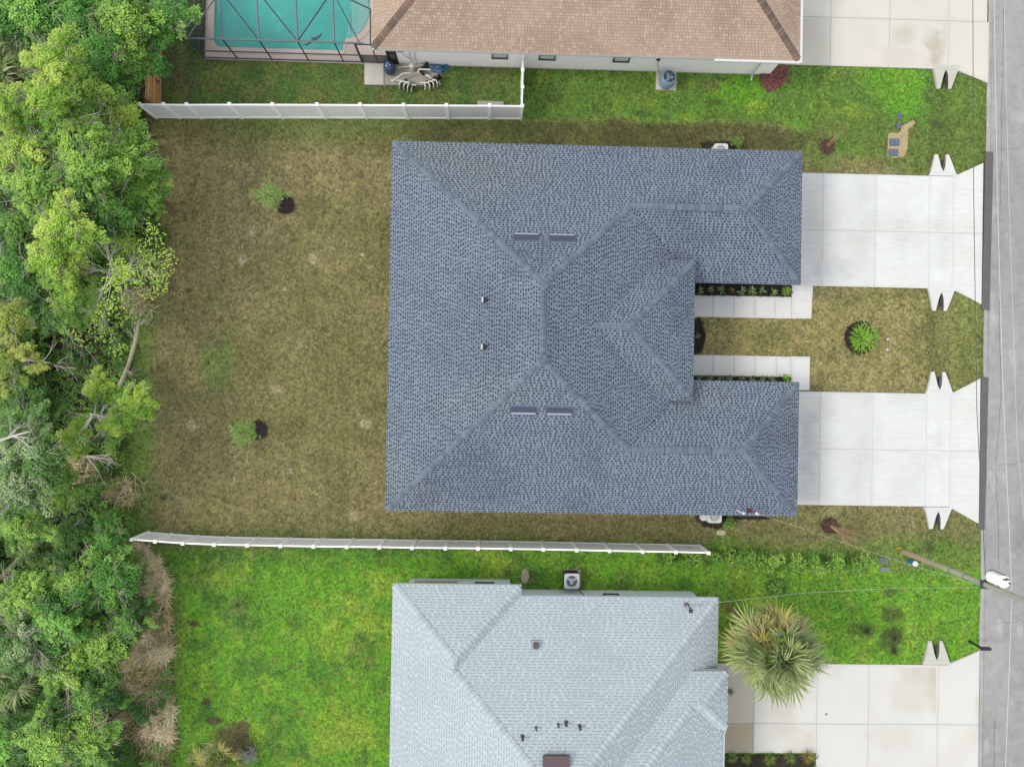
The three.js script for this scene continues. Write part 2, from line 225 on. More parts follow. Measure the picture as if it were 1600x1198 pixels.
function slab(poly, parent, col, m = concrete, top = 0.04, name = 'slab') { // poly in plan metres; a small open joint is left round it
  const cx = poly.reduce((s, q) => s + q[0], 0) / poly.length, cz = poly.reduce((s, q) => s + q[1], 0) / poly.length, g = 0.006;
  const q = poly.map(([x, z]) => [x + Math.sign(cx - x) * Math.min(g, Math.abs(cx - x)), z + Math.sign(cz - z) * Math.min(g, Math.abs(cz - z))]);
  keepOff(poly); const gg = new G().prism(q, -0.42, top, mul3(col, 0.965), mul3(col, 0.85), 0.012);
  const inn = q.map(([x, z]) => { const dx = cx - x, dz = cz - z; return [x + Math.sign(dx) * Math.min(0.14, Math.abs(dx) * 0.4) * R(0.7, 1.3), z + Math.sign(dz) * Math.min(0.14, Math.abs(dz) * 0.4) * R(0.7, 1.3)]; }); if (q.length === 4 && Math.abs(q[0][1] - q[1][1]) < 1e-3 && Math.abs(q[1][0] - q[2][0]) < 1e-3 && Math.abs(q[2][1] - q[3][1]) < 1e-3) { const [x0, x1, z0, z1] = boxed(inn), nx = Math.max(1, Math.round((x1 - x0) / 0.28)), nz = Math.max(1, Math.round((z1 - z0) / 0.28)), cc = (x, z) => { const s = stain(x, z); return [col[0] * s[0], col[1] * s[1], col[2] * s[2]]; };
    for (let i = 0; i < nx; i++) for (let j = 0; j < nz; j++) { const a = mix(x0, x1, i / nx), b = mix(x0, x1, (i + 1) / nx), c = mix(z0, z1, j / nz), d = mix(z0, z1, (j + 1) / nz), y = top + 0.0025, N = [0, 1, 0], k = [cc(a, c), cc(a, d), cc(b, d), cc(b, c)]; const P = [[a, y, c], [a, y, d], [b, y, d], [b, y, c]]; for (const t of [[0, 1, 2], [0, 2, 3]]) for (const e of t) gg.v(P[e], N, k[e]); } }
  else gg.prism(inn, top - 0.01, top + 0.0025, col, col); return mesh(name, gg.geo(), m, parent);
}
function paved(name, label, category) { const o = thing(name, label, category); delete o.userData.category; o.userData.kind = 'structure'; return o; }
function jointBed(poly, parent, y = 0.026) { mesh('joint', new G().prism(poly, -0.4, y, C(186, 188, 186), C(186, 188, 186)).geo(), wornConcrete, parent); }
const rect = (x0, z0, x1, z1) => [[x0, z0], [x1, z0], [x1, z1], [x0, z1]];
{ // street
  const roadTex = texture(512, 2048, (u, v) => { // u: 3.5 m across the near lane, v: 56 m along
    const x = u * 3.5, z = v * 56; const n = fbm(x * 0.8, z * 0.25, 3), b = fbm(x * 3, z * 3 + 50, 3), g = hash(Math.floor(u * 512), Math.floor(v * 2048));
    let k = 0.25 + 0.07 * (n - 0.5) + 0.07 * (b - 0.5) + 0.11 * (g - 0.5); k += 0.05 * (1 - sm(0.15, 0.32, x + 0.12 * (vn(z * 1.3, 3) - 0.5)));
    const crack = (cx, w) => Math.exp(-Math.pow((x - cx) / w, 2)); const wob = 1.05 + 0.22 * (fbm(z * 0.22, 4, 4) - 0.5) * 2 + 0.05 * (vn(z * 5, 8) - 0.5);
    k -= 0.16 * crack(wob, 0.016) * sm(0.42, 0.5, vn(z * 0.16, 22)) + 0.1 * crack(0.33 + 0.05 * (fbm(z * 0.9, 2, 3) - 0.5), 0.012);
    const cz = Math.abs(((z + 0.35 * (fbm(x * 2, 5, 3) - 0.5)) % 9.3) - 4); k -= 0.08 * Math.exp(-Math.pow(cz / 0.02, 2)) * sm(0.4, 1.4, x);
    k += 0.05 * sm(0.66, 0.8, fbm(x * 1.6 + 9, z * 0.7, 3));
    return [k * 0.985, k * 1.0, k * 1.015];
  }, { wrap: THREE.MirroredRepeatWrapping });
  const g = new THREE.BufferGeometry(), p = [], uv = [], ix = []; const N = 120;
  for (let i = 0; i <= N; i++) { const z = -28 + 56 * i / N, e = 28.72 + 0.10 * (fbm(z * 0.5, 7, 4) - 0.5) - 0.01 * z * 0.1; [e, e + 0.03, 32.2, 35.4].forEach((x, k) => { p.push(x, k === 0 ? -0.1 : k === 2 ? 0.05 : 0.0, z); uv.push((x - 28.6) / 3.5, (z + 28) / 56); }); }
  for (let i = 0; i < N; i++) for (let k = 0; k < 3; k++) { const a = i * 4 + k; ix.push(a, a + 4, a + 1, a + 1, a + 4, a + 5); }
  for (const [z0, z1] of [[-600, -28], [28, 600]]) { const b = p.length / 3; p.push(28.75, 0, z0, 35.4, 0, z0, 35.4, 0, z1, 28.75, 0, z1); uv.push(0.1, 0, 1.9, 0, 1.9, (z1 - z0) / 56, 0.1, (z1 - z0) / 56); ix.push(b, b + 2, b + 1, b, b + 3, b + 2); }
  g.setAttribute('position', new THREE.Float32BufferAttribute(p, 3)); g.setAttribute('uv', new THREE.Float32BufferAttribute(uv, 2)); g.setIndex(ix); g.computeVertexNormals();
  tag(mesh('road', g, new THREE.MeshStandardMaterial({ map: roadTex, roughness: 0.95, side: THREE.DoubleSide })), 'cracked light grey asphalt street along the right side', null, null, 'structure');
  keepOff(rect(28.7, -60, 40, 60));
  const pm = new THREE.MeshStandardMaterial({ map: grainTex(0.75, 1.2, 24, 256, 1), vertexColors: true, roughness: 0.95 });
  for (const [n, a, b, c, d, l] of [[0, [1540.5, 237], [1552.5, 237], [1546.5, 485], [1534.5, 483], 'north'], [1, [1534, 588], [1545, 590], [1539, 828], [1527.5, 826], 'south']]) {
    const q = [a, b, c, d].map(e => W(...e)); const o = mesh('asphalt_patch', new G().prism(q, -0.06, 0.028, C(112, 110, 112), C(100, 98, 100), 0.006).geo(), pm); tag(o, `dark asphalt strip joining the street to the ${l} white driveway`, null, null, 'structure');
  }
}
const NEWC = (k = 1) => mul3(C(248, 249, 249), k);
function flare(name, label, z0, z1, tz0, tz1) { // a white driveway between z0 and z1, apron corners tz0, tz1 at the street
  const o = paved(name, label); const xs = [15.7, 19.0, 22.12, 25.32, 26.72], zm = (z0 + z1) / 2 + 0.02;
  const tone = [0.88, 0.96, 1.01, 1.04];
  for (let i = 0; i < 4; i++) for (const [a, b] of [[z0, zm], [zm, z1]]) slab(rect(xs[i], a, xs[i + 1], b), o, NEWC(tone[i] * R(0.985, 1.01)));
  jointBed([[15.8, z0 + 0.03], [26.7, z0 + 0.03], [28.4, tz0 + 0.06], [28.4, tz1 - 0.06], [26.7, z1 - 0.03], [15.8, z1 - 0.03]], o); slab([[26.72, z0], [28.5, tz0], [28.5, zm], [26.72, zm]], o, NEWC(1.02)); slab([[26.72, zm], [28.5, zm], [28.5, tz1], [26.72, z1]], o, NEWC(1.01));
  return o;
}
flare('driveway', 'wide white concrete driveway at the upper garage of the dark roofed house', -12.9, -6.27, -13.75, -5.4);
flare('driveway', 'wide white concrete driveway at the lower garage of the dark roofed house', -0.1, 6.53, -1.05, 7.5);
{ // walks to the two front doors
  const a = paved('walkway', 'white concrete front walk with an elbow under the upper planting bed'), b = paved('walkway', 'white concrete front walk with an elbow above the lower planting bed');
  const row = (o, ys, xs) => { for (let i = 0; i < xs.length - 1; i++) slab([W(xs[i], ys[0] + i * 0.6), W(xs[i + 1], ys[0] + (i + 1) * 0.6), W(xs[i + 1], ys[1] + (i + 1) * 0.6), W(xs[i], ys[1] + i * 0.6)], o, NEWC([0.9, 0.96, 0.97, 1, 1][i] || 1)); };
  row(a, [461, 495], [1040, 1114.5, 1147, 1180, 1211, 1237]); slab([W(1237, 445.5), W(1270.5, 446.5), W(1268, 498), W(1237, 498)], a, NEWC(1.0));
  row(b, [554, 586], [1040, 1114.5, 1147, 1180, 1213, 1236]); slab([W(1236, 556.5), W(1266, 557), W(1265, 609.6), W(1236, 609)], b, NEWC(1.0));
}
{ // neighbours' older driveways
  const o = paved('driveway', 'older grey concrete driveway beside the tan roofed house at the top'), wc = (r, g, b) => C(r, g, b);
  const xs = [1225, 1298, 1390, 1482]; const zj = W(1390, 30)[1], ze = W(1350, 104.5)[1], zt = W(1390, -120)[1]; const xw = xs.map(x => W(x, 60)[0]).concat([28.62]);
  for (let i = 0; i < 4; i++) { slab(rect(xw[i], zt, xw[i + 1], zj), o, wc(238, 236, 230), wornConcrete); slab(i < 3 ? rect(xw[i], zj, xw[i + 1], ze) : [[xw[3], zj], [28.74, zj], [28.74, ze + 0.76], [26.75, ze], [xw[3], ze]], o, i === 0 ? wc(226, 224, 216) : wc(236, 234, 228), wornConcrete); }
  const s = paved('driveway', 'older pale concrete driveway beside the fan palm at the bottom'); const X = [1100, 1178, 1276, 1357, 1465].map(x => W(x, 1130)[0]).concat([28.66]), z0 = W(1300, 1037)[1], zm = W(1300, 1130.5)[1], zb = W(1200, 1176)[1], zz = 26;
  for (let i = 0; i < 5; i++) { const col = i === 0 ? wc(212, 206, 194) : wc(238, 238, 235); if (i < 4) slab(rect(X[i], z0, X[i + 1], zm), s, col, wornConcrete); else slab([[X[4], z0], [26.7, z0], [28.66, z0 - 0.86], [28.66, zm], [X[4], zm]], s, col, wornConcrete); slab(rect(X[i], zm, X[i + 1], i < 2 ? zb : zz), s, i === 0 ? wc(196, 186, 166) : col, wornConcrete); }
  slab(rect(X[0], W(1200, 1203)[1], X[2], zz), s, wc(230, 229, 224), wornConcrete);
}
// mitred culvert ends beside each drive: a concrete fork round an open pipe
function culvert(px, py, dir, label, col) {
  const [x, z] = W(px, py); const o = thing('culvert_end', label, 'culvert end', [x, 0, z], dir > 0 ? 0 : Math.PI, 'concrete culvert ends at the driveways');
  const g = new G(), N = 10, L = 1.32, notch = t => 0.23 * Math.pow(clamp((t - 0.26) / 0.74), 0.42), outer = t => 0.84 - 0.42 * Math.pow(t, 0.8), yy = t => 0.045 - 0.17 * t * t, c = col;
  for (let i = 0; i < N; i++) for (const s of [-1, 1]) { const a = i / N, b = (i + 1) / N; const q = [[s * notch(a), yy(a), a * L], [s * outer(a), yy(a), a * L], [s * outer(b), yy(b), b * L], [s * notch(b), yy(b), b * L]];
    g.quad(...q, c, [0, 1, 0]); const dn = p => [p[0], p[1] - 0.4, p[2]]; g.quad(q[1], dn(q[1]), dn(q[2]), q[2], c); g.quad(q[0], q[3], dn(q[3]), dn(q[0]), mul3(c, s > 0 ? 0.16 : 0.3)); if (i === N - 1) g.quad(q[3], q[2], dn(q[2]), dn(q[3]), c); }  // notch walls darkened unequally: recess shade put into the concrete colour
  mesh('fork', g.geo(), concrete, o);
  const pz = [], pr = []; for (let i = 0; i <= 14; i++) { pz.push([0, -0.3 - 0.0 * i, -0.5 + i * 0.11]); pr.push(0.2 + (i % 2) * 0.012); }
  const pg = new G(); for (let i = 0; i < 14; i++) for (let k = 0; k < 10; k++) { const A = Math.PI + k / 10 * Math.PI, B = Math.PI + (k + 1) / 10 * Math.PI, r0 = pr[i], r1 = pr[i + 1]; const full = i < 6; const f = (a, r, q) => [Math.cos(a) * r, -0.17 + Math.sin(a) * r * 0.75, q]; pg.quad(f(A, r0, pz[i][2]), f(B, r0, pz[i][2]), f(B, r1, pz[i + 1][2]), f(A, r1, pz[i + 1][2]), i < 9 ? C(14, 14, 15) : C(60, 60, 62)); if (full) pg.quad(f(A + Math.PI, r0, pz[i][2]), f(B + Math.PI, r0, pz[i][2]), f(B + Math.PI, r1, pz[i + 1][2]), f(A + Math.PI, r1, pz[i + 1][2]), C(16, 16, 17)); }  // pipe near black inwards: the shadow inside painted into its colour
  pg.quad([-0.2, -0.35, -0.5], [0.2, -0.35, -0.5], [0.2, -0.06, -0.5], [-0.2, -0.06, -0.5], [0.01, 0.01, 0.01]);
  mesh('pipe', pg.geo(), mat(0.8), o); const s = dir; keepOff([[x - 0.8, z - 0.02 * s], [x + 0.8, z - 0.02 * s], [x + 0.4, z + 1.34 * s], [x - 0.4, z + 1.34 * s]]);
}
culvert(1478.5, 102, 1, 'concrete culvert end below the top right driveway', C(224, 222, 214));
culvert(1474, 275, -1, 'white culvert end on the upper edge of the upper white driveway', NEWC());
culvert(1471.5, 450, 1, 'white culvert end on the lower edge of the upper white driveway', NEWC());
culvert(1468.5, 616, -1, 'white culvert end on the upper edge of the lower white driveway', NEWC());
culvert(1466.5, 792, 1, 'white culvert end on the lower edge of the lower white driveway', NEWC());
culvert(1464, 1038, -1, 'concrete culvert end above the bottom driveway near the black mailbox', C(228, 227, 220));

// ---------------------------------------------------------------- houses
const shingleMat = new THREE.MeshStandardMaterial({ vertexColors: true, roughness: 0.93, side: THREE.DoubleSide });
// a roof slope: eave point e, horizontal direction n up the slope, eave height h, pitch p, outline poly in plan
const slopeY = (f, x, z) => f.h + f.p * ((x - f.e[0]) * f.n[0] + (z - f.e[1]) * f.n[1]);
function shingle(g, f, st, far) { // courses of tabs as thin overlapping pieces on the slope
  const cosA = 1 / Math.hypot(1, f.p), e = st.exposure * cosA, u = [-f.n[1], f.n[0]];
  const loc = f.poly.map(([x, z]) => [(x - f.e[0]) * u[0] + (z - f.e[1]) * u[1], (x - f.e[0]) * f.n[0] + (z - f.e[1]) * f.n[1]]);
  let d0 = 1e9, d1 = -1e9; for (const q of loc) { d0 = Math.min(d0, q[1]); d1 = Math.max(d1, q[1]); }
  const pt = (a, d, lift) => [f.e[0] + u[0] * a + f.n[0] * d - f.n[0] * f.p * cosA * lift, f.h + f.p * d + cosA * lift, f.e[1] + u[1] * a + f.n[1] * d - f.n[1] * f.p * cosA * lift];
  const nn = [-f.n[0] * f.p * cosA, cosA, -f.n[1] * f.p * cosA], fn = [-f.n[0] * cosA, -f.p * cosA, -f.n[1] * cosA].map(x => x); fn[1] = -f.p * cosA * 0.2;
  for (let k = 0; d0 + k * e < d1; k++) {
    const a = d0 + k * e, b = a + e, dm = Math.min(a + e * 0.45, d1 - 0.005); const xs = [];
    for (let i = 0, j = loc.length - 1; i < loc.length; j = i++) { const p = loc[j], q = loc[i]; if ((p[1] > dm) !== (q[1] > dm)) xs.push(p[0] + (dm - p[1]) / (q[1] - p[1]) * (q[0] - p[0])); }
    xs.sort((p, q) => p - q);
    for (let s = 0; s + 1 < xs.length; s += 2) {
      const A = xs[s] - (st.over || 0), B = xs[s + 1] + (st.over || 0); if (far && far(...[pt(A, dm, 0)[0], pt(A, dm, 0)[2], pt(B, dm, 0)[0], pt(B, dm, 0)[2]])) continue;
      if (st.strip > 0) { // the whole course above the cut-outs, in pieces one shingle long
        for (let x = A - R(0, 1); x < B; x += 1) { const l = Math.max(A, x), r = Math.min(B, x + 1 - 0.004); if (r <= l) continue; const P = pt((l + r) / 2, dm, 0), col = st.color(P[0], P[2], R(-0.6, 0.6)); g.quad(pt(l, a + e * (1 - st.strip), 0.005), pt(r, a + e * (1 - st.strip), 0.005), pt(r, b, 0.003), pt(l, b, 0.003), col, nn); }
      }
      let x = A - R(0, 0.3) - ((k % 2) ? 0.11 : 0);
      while (x < B) { const w = st.tab(k), gap = st.gap(k), l = Math.max(A, x), r = Math.min(B, x + w); x += w + gap; if (r - l < 0.01) continue;
        const P = pt((l + r) / 2, dm, 0), col = st.color(P[0], P[2], R(-1, 1)), t = st.lift; const p0 = pt(l, a, t), p1 = pt(r, a, t), p2 = pt(r, b, t * 0.3), p3 = pt(l, b, t * 0.3);
        g.quad(p0, p1, p2, p3, col, nn); g.quad(pt(l, a, 0), pt(r, a, 0), p1, p0, mul3(col, st.butt || 0.8), [-f.n[0], 0, -f.n[1]]); }
    }
  }
}
function roofDeck(g, f, col, soffit) { const pts = f.poly.map(q => new THREE.Vector2(q[0], q[1])); for (const t of THREE.ShapeUtils.triangulateShape(pts, [])) { const q = t.map(i => [f.poly[i][0], slopeY(f, ...f.poly[i]), f.poly[i][1]]); g.tri(q[0], q[1], q[2], col, (() => { const c = 1 / Math.hypot(1, f.p); return [-f.n[0] * f.p * c, c, -f.n[1] * f.p * c]; })()); } }
function capsAlong(roof, name, P, Q, fa, fb, st) { // folded cap pieces from the low end P to the high end Q over slopes fa and fb
  const t = V(Q[0] - P[0], Q[1] - P[1], Q[2] - P[2]), L = t.length(); t.normalize();
  const side = f => { const c = 1 / Math.hypot(1, f.p), n = V(-f.n[0] * f.p * c, c, -f.n[1] * f.p * c), s = V().crossVectors(n, t).normalize(); if (s.y > 0 || (Math.abs(s.y) < 1e-6 && (s.x * f.n[0] + s.z * f.n[1]) > 0)) s.negate(); return [s, n]; };
  const [sa, na] = side(fa), [sb, nb] = side(fb), w = st.capW || 0.16, len = st.capLen || 0.42, ex = st.capStep || 0.3;
  const mk = (col, skew) => { const g = new G(), lo = 0.042, hi = 0.010, v = (s, n, along, out, lift) => [t.x * along + s.x * out + n.x * lift, t.y * along + s.y * out + n.y * lift, t.z * along + s.z * out + n.z * lift], up = V().addVectors(na, nb).normalize();
    const top0 = v(sa, up, 0, 0, lo + 0.006), top1 = v(sa, up, len, 0, hi + 0.004);
    for (const [s, n] of [[sa, na], [sb, nb]]) { const a = v(s, n, skew, w, lo), b = v(s, n, len, w, hi), N = [n.x, n.y, n.z]; g.quad(top0, a, b, top1, col, N); g.quad(v(s, n, -0.035, 0, 0), v(s, n, skew - 0.035, w, 0), a, top0, mul3(col, st.capEdge || 0.55), [-t.x + n.x, -t.y + n.y, -t.z + n.z]); g.quad(a, v(s, n, skew, w, 0), v(s, n, len, w, 0), b, mul3(col, 0.7), [s.x, s.y, s.z]); } return g.geo(); };  // butt face darkened: the shadow line under each cap painted in
  const geos = [0, 1, 2, 3].map(i => mk(st.cap(i, P), R(-0.012, 0.012))); let pos = 0.1, i = 0;
  while (pos < L - 0.06) { if (i++ > 200) break; if (!st.clip || st.clip(P[0] + t.x * pos, P[2] + t.z * pos)) { const o = mesh('ridge_cap', geos[Math.floor(rnd() * 4)], shingleMat, roof); o.position.set(P[0] + t.x * pos, P[1] + t.y * pos + 0.004, P[2] + t.z * pos); } pos += ex; }
}
const K3 = (f, x, z) => [x, slopeY(f, x, z), z];
const stuccoTex = grainTex(0.9, 1.06, 64, 256, 0.5);
const stucco = new THREE.MeshStandardMaterial({ vertexColors: true, map: stuccoTex, roughness: 0.95, side: THREE.DoubleSide });
const glass = new THREE.MeshPhysicalMaterial({ color: 0xc4cecf, roughness: 0.14, metalness: 0.0, clearcoat: 1, clearcoatRoughness: 0.03 });
function fascia(g, pts, h, col, hh = 0.17, th = 0.03) { for (let i = 0; i < pts.length; i++) { const a = pts[i], b = pts[(i + 1) % pts.length]; if (!b) continue; const dx = b[0] - a[0], dz = b[1] - a[1], L = Math.hypot(dx, dz); g.box((a[0] + b[0]) / 2, h - hh / 2 - 0.006 - (i % 2) * 0.002, (a[1] + b[1]) / 2, L + th * 0.96, hh, th, col, -Math.atan2(dz, dx)); } }
function wallBox(g, x0, z0, x1, z1, h, col, y0 = -0.15) { g.quad([x0, y0, z0], [x0, h, z0], [x1, h, z0], [x1, y0, z0], col, [0, 0, -1]); g.quad([x0, y0, z1], [x1, y0, z1], [x1, h, z1], [x0, h, z1], col, [0, 0, 1]); g.quad([x0, y0, z0], [x0, y0, z1], [x0, h, z1], [x0, h, z0], col, [-1, 0, 0]); g.quad([x1, y0, z0], [x1, h, z0], [x1, h, z1], [x1, y0, z1], col, [1, 0, 0]); }
function windowOn(parent, x, y, z, w, h, axis, out, frameCol = C(70, 76, 80)) { // axis: wall runs along 'x' or 'z'; out = +1/-1 along the normal
  const f = new G(), t = 0.06, b = (a, c, d, sa, sc, sd, col) => axis === 'x' ? f.box(x + a, y + c, z + d * out, sa, sc, sd, col) : f.box(x + d * out, y + c, z + a, sd, sc, sa, col);
  b(0, h / 2, 0.02, w, t, 0.1, frameCol); b(0, -h / 2, 0.03, w + 0.1, t, 0.14, frameCol); b(-w / 2, 0, 0.018, t, h - t, 0.1, frameCol); b(w / 2, 0, 0.018, t, h - t, 0.1, frameCol); b(0, 0, 0.015, w - t, 0.05, 0.06, frameCol);
  const o = mesh('window', f.geo(), mat(0.5), parent); const p = new G(); if (axis === 'x') p.box(x, y, z + 0.012 * out, w - t, h - t, 0.012, [1, 1, 1]); else p.box(x + 0.012 * out, y, z, 0.012, h - t, w - t, [1, 1, 1]); mesh('pane', p.geo(), glass, o); return o;
}
function garageDoor(parent, x, z, w, col) { const o = mesh('garage_door', new G().box(x, 1.07, z, 0.04, 2.14, w, mul3(col, 0.92)).geo(), mat(0.5), parent); for (let r = 0; r < 4; r++) { const g = new G(); g.box(x + 0.03, 0.28 + r * 0.53, z, 0.03, 0.51, w - 0.02, col); for (let k = 0; k < 4; k++) g.box(x + 0.05, 0.28 + r * 0.53, z - w / 2 + (k + 0.5) * w / 4, 0.012, 0.36, w / 4 - 0.2, mul3(col, 0.96)); mesh('panel', g.geo(), mat(0.5), o); } }

// ---- the dark roofed duplex in the middle
{
  const X0 = -5.785, X1 = 16.44, N = -13.13, S = 6.67, h = 2.9, p = 0.45, q = 0.43, r = 2.24, xi = 10.40;
  const F = {};
  const zw = N + 3.615, zs = S - 3.625, xv = 6.85, xh = 12.825, n1 = -5.9, s1 = -0.58;
  F.west = { e: [X0, 0], n: [1, 0], h, p, poly: [[X0, N], [r, N + 8.025], [r, S - 8.025], [X0, S]] };
  F.north = { e: [0, N], n: [0, 1], h, p, poly: [[X0, N], [X1, N], [xh, zw], [xv, zw], [r, N + 8.025]] };
  F.south = { e: [0, S], n: [0, -1], h, p, poly: [[X0, S], [r, S - 8.025], [xv, zs], [xh, zs], [X1, S]] };
  F.ne = { e: [X1, 0], n: [-1, 0], h, p, poly: [[X1, N], [X1, n1], [xh, zw]] };
  F.se = { e: [X1, 0], n: [-1, 0], h, p, poly: [[X1, s1], [X1, S], [xh, zs]] };
  F.wn = { e: [0, n1], n: [0, -1], h, p, poly: [[xi + 0.1, n1], [X1, n1], [xh, zw], [xv, zw], [xi + 0.1, n1 - 0.1]] };
  F.ws = { e: [0, s1], n: [0, 1], h, p, poly: [[xi + 0.1, s1], [xi + 0.1, s1 + 0.1], [xv, zs], [xh, zs], [X1, s1]] };
  const hr = h + 8.025 * p; F.east = { e: [r + (hr - h) / q, 0], n: [-1, 0], h, p: q, poly: [[r, N + 8.025], [xv, zw], [xi, n1 - 0.15], [xi, s1 + 0.15], [xv, zs], [r, S - 8.025]] };
  const hp = 3.7, a = -6.93, b = 0.51, xe = 10.43, zm = (a + b) / 2, half = (b - a) / 2, hpr = hp + half * p, xs = r + (hr - hpr) / q, xt = r + (hr - hp) / q;
  F.pn = { e: [0, a], n: [0, 1], h: hp, p, poly: [[xt, a], [xe, a], [xe - half, zm], [xs, zm]] };
  F.ps = { e: [0, b], n: [0, -1], h: hp, p, poly: [[xt, b], [xs, zm], [xe - half, zm], [xe, b]] };
  F.pe = { e: [xe, 0], n: [-1, 0], h: hp, p, poly: [[xe, a], [xe, b], [xe - half, zm]] };
  const o = thing('duplex_house', 'large house with a dark blue grey shingle hip roof in the middle', 'house');
  const wg = new G(), wc = C(206, 210, 212); wallBox(wg, -5.25, -12.6, 10.0, 6.14, 2.72, wc); wallBox(wg, 10.0, -12.6, 15.95, -6.45, 2.72, wc); wallBox(wg, 10.0, -0.05, 15.95, 6.14, 2.72, wc); wallBox(wg, 7.2, -6.45, 9.0, -0.05, 3.6, wc, 2.6); for (const z of [-6.4, -3.21, -0.05]) wg.box(10.1, 1.6, z, 0.36, 3.4, 0.36, wc);
  mesh('wall', wg.geo(), stucco, o);
  const sg = new G(), sc = C(196, 200, 204); for (const e of [[X0, N, X1, n1], [X0, n1, xi, s1], [X0, s1, X1, S]]) sg.box((e[0] + e[2]) / 2, 2.735, (e[1] + e[3]) / 2, e[2] - e[0] - 0.03, 0.02, e[3] - e[1] - 0.002, sc); sg.box(9.2, 3.52, zm, 2.4, 0.02, b - a - 0.04, sc); mesh('soffit', sg.geo(), mat(0.8), o);
  const base = C(88, 102, 126), deck = C(56, 66, 82);
  const rg = new G(); for (const k in F) roofDeck(rg, F[k], deck); const roof = mesh('roof', rg.geo(), shingleMat, o);
  const fg = new G(), fc = C(150, 160, 176); fascia(fg, [[X0, N], [X1, N], [X1, n1], [xi, n1], [xi, s1], [X1, s1], [X1, S], [X0, S]], h, fc); fascia(fg, [[xt - 1.5, a], [xe, a], [xe, b], [xt - 1.5, b]], hp, fc, 0.15); mesh('fascia', fg.geo(), mat(0.6), roof);
  const light = [C(131, 146, 167), C(131, 146, 163), C(122, 135, 154)], dusk = C(104, 116, 136), warm = C(136, 150, 157);
  const st = { exposure: 0.14, strip: 0.42, lift: 0.018, butt: 0.6, over: 0.02, tab: () => R(0.055, 0.15), gap: () => (rnd() < 0.12 ? 0.025 : R(0.06, 0.16)),
    color: (x, z, j) => { let c = mix3(light[0], warm, sm(0.42, 0.66, fbm(x * 0.16 + 4, z * 0.16 + 40, 3)) * 0.75); c = mix3(c, dusk, clamp(sm(0.46, 0.7, fbm(x * 0.42 + 1, z * 0.42 + 9, 3)) * 0.4 + (rnd() < 0.14 ? 0.5 : 0))); return mul3(c, 1 + 0.08 * j); },
    cap: i => mul3(mix3(light[1], dusk, [0.35, 0.65, 0.5, 0.85][i]), [1, 0.96, 0.98, 0.94][i]), capEdge: 0.4, capW: 0.145, capStep: 0.3, capLen: 0.4 };
  reseed(501); const tg = new G(); for (const k in F) shingle(tg, F[k], st); mesh('shingles', tg.geo(false), shingleMat, roof, 'stuff');
  const cap = (P, Q, fa, fb) => capsAlong(roof, '', P, Q, fa, fb, st), f = F;
  cap(K3(f.west, X0, N), K3(f.west, r, N + 8.025), f.west, f.north); cap(K3(f.west, X0, S), K3(f.west, r, S - 8.025), f.west, f.south); cap(K3(f.west, r, S - 8.025), K3(f.west, r, N + 8.025), f.west, f.east);
  cap(K3(f.north, xv, zw), K3(f.north, r, N + 8.025), f.north, f.east); cap(K3(f.south, xv, zs), K3(f.south, r, S - 8.025), f.south, f.east);
  cap(K3(f.ne, X1, N), K3(f.ne, xh, zw), f.ne, f.north); cap(K3(f.ne, X1, n1), K3(f.ne, xh, zw), f.ne, f.wn); cap(K3(f.se, X1, S), K3(f.se, xh, zs), f.se, f.south); cap(K3(f.se, X1, s1), K3(f.se, xh, zs), f.se, f.ws);
  cap(K3(f.north, xh, zw), K3(f.north, xv, zw), f.north, f.wn); cap(K3(f.south, xh, zs), K3(f.south, xv, zs), f.south, f.ws);
  cap(K3(f.pe, xe, a), K3(f.pe, xe - half, zm), f.pe, f.pn); cap(K3(f.pe, xe, b), K3(f.pe, xe - half, zm), f.pe, f.ps); cap(K3(f.pn, xe - half, zm), K3(f.pn, xs, zm), f.pn, f.ps);
  // low slant vents: a hood with an open lower lip and flashing
  const vent = (px, py, fc2, len) => { const hh = slopeY(fc2, 4, fc2 === f.north ? -8.5 : 2); const v = at(px, py, hh); const y = slopeY(fc2, v.x, v.z), dz = -fc2.n[1], g = new G(), A = C(96, 108, 134), Bc = C(62, 74, 100), L = len / 2;
    // local: s = distance down the slope (horizontal)
    const q = (a, s, up) => [v.x + a, y - s * fc2.p + up, v.z + s * dz];
    g.quad(q(-L - 0.08, -0.28, 0.02), q(L + 0.08, -0.28, 0.02), q(L + 0.08, 0.2, 0.02), q(-L - 0.08, 0.2, 0.02), A);
    g.quad(q(-L, -0.2, 0.025), q(L, -0.2, 0.025), q(L, 0.08, 0.16), q(-L, 0.08, 0.16), Bc); g.quad(q(-L, 0.08, 0.16), q(L, 0.08, 0.16), q(L, 0.17, 0.1), q(-L, 0.17, 0.1), C(190, 200, 216));
    for (const e of [-L, L]) { g.tri(q(e, -0.2, 0.025), q(e, 0.08, 0.16), q(e, 0.08, 0.02), Bc); g.quad(q(e, 0.08, 0.16), q(e, 0.17, 0.1), q(e, 0.17, 0.06), q(e, 0.08, 0.02), Bc); } g.quad(q(-L, 0.17, 0.1), q(L, 0.17, 0.1), q(L, 0.17, 0.06), q(-L, 0.17, 0.06), C(210, 218, 232));
    mesh('roof_vent', g.geo(), mat(0.45, { k: 'vent' }), roof); };
  vent(822, 372, f.north, 1.22); vent(877, 373.5, f.north, 1.22); vent(817.5, 641.5, f.south, 1.22); vent(872.5, 642.5, f.south, 1.22);
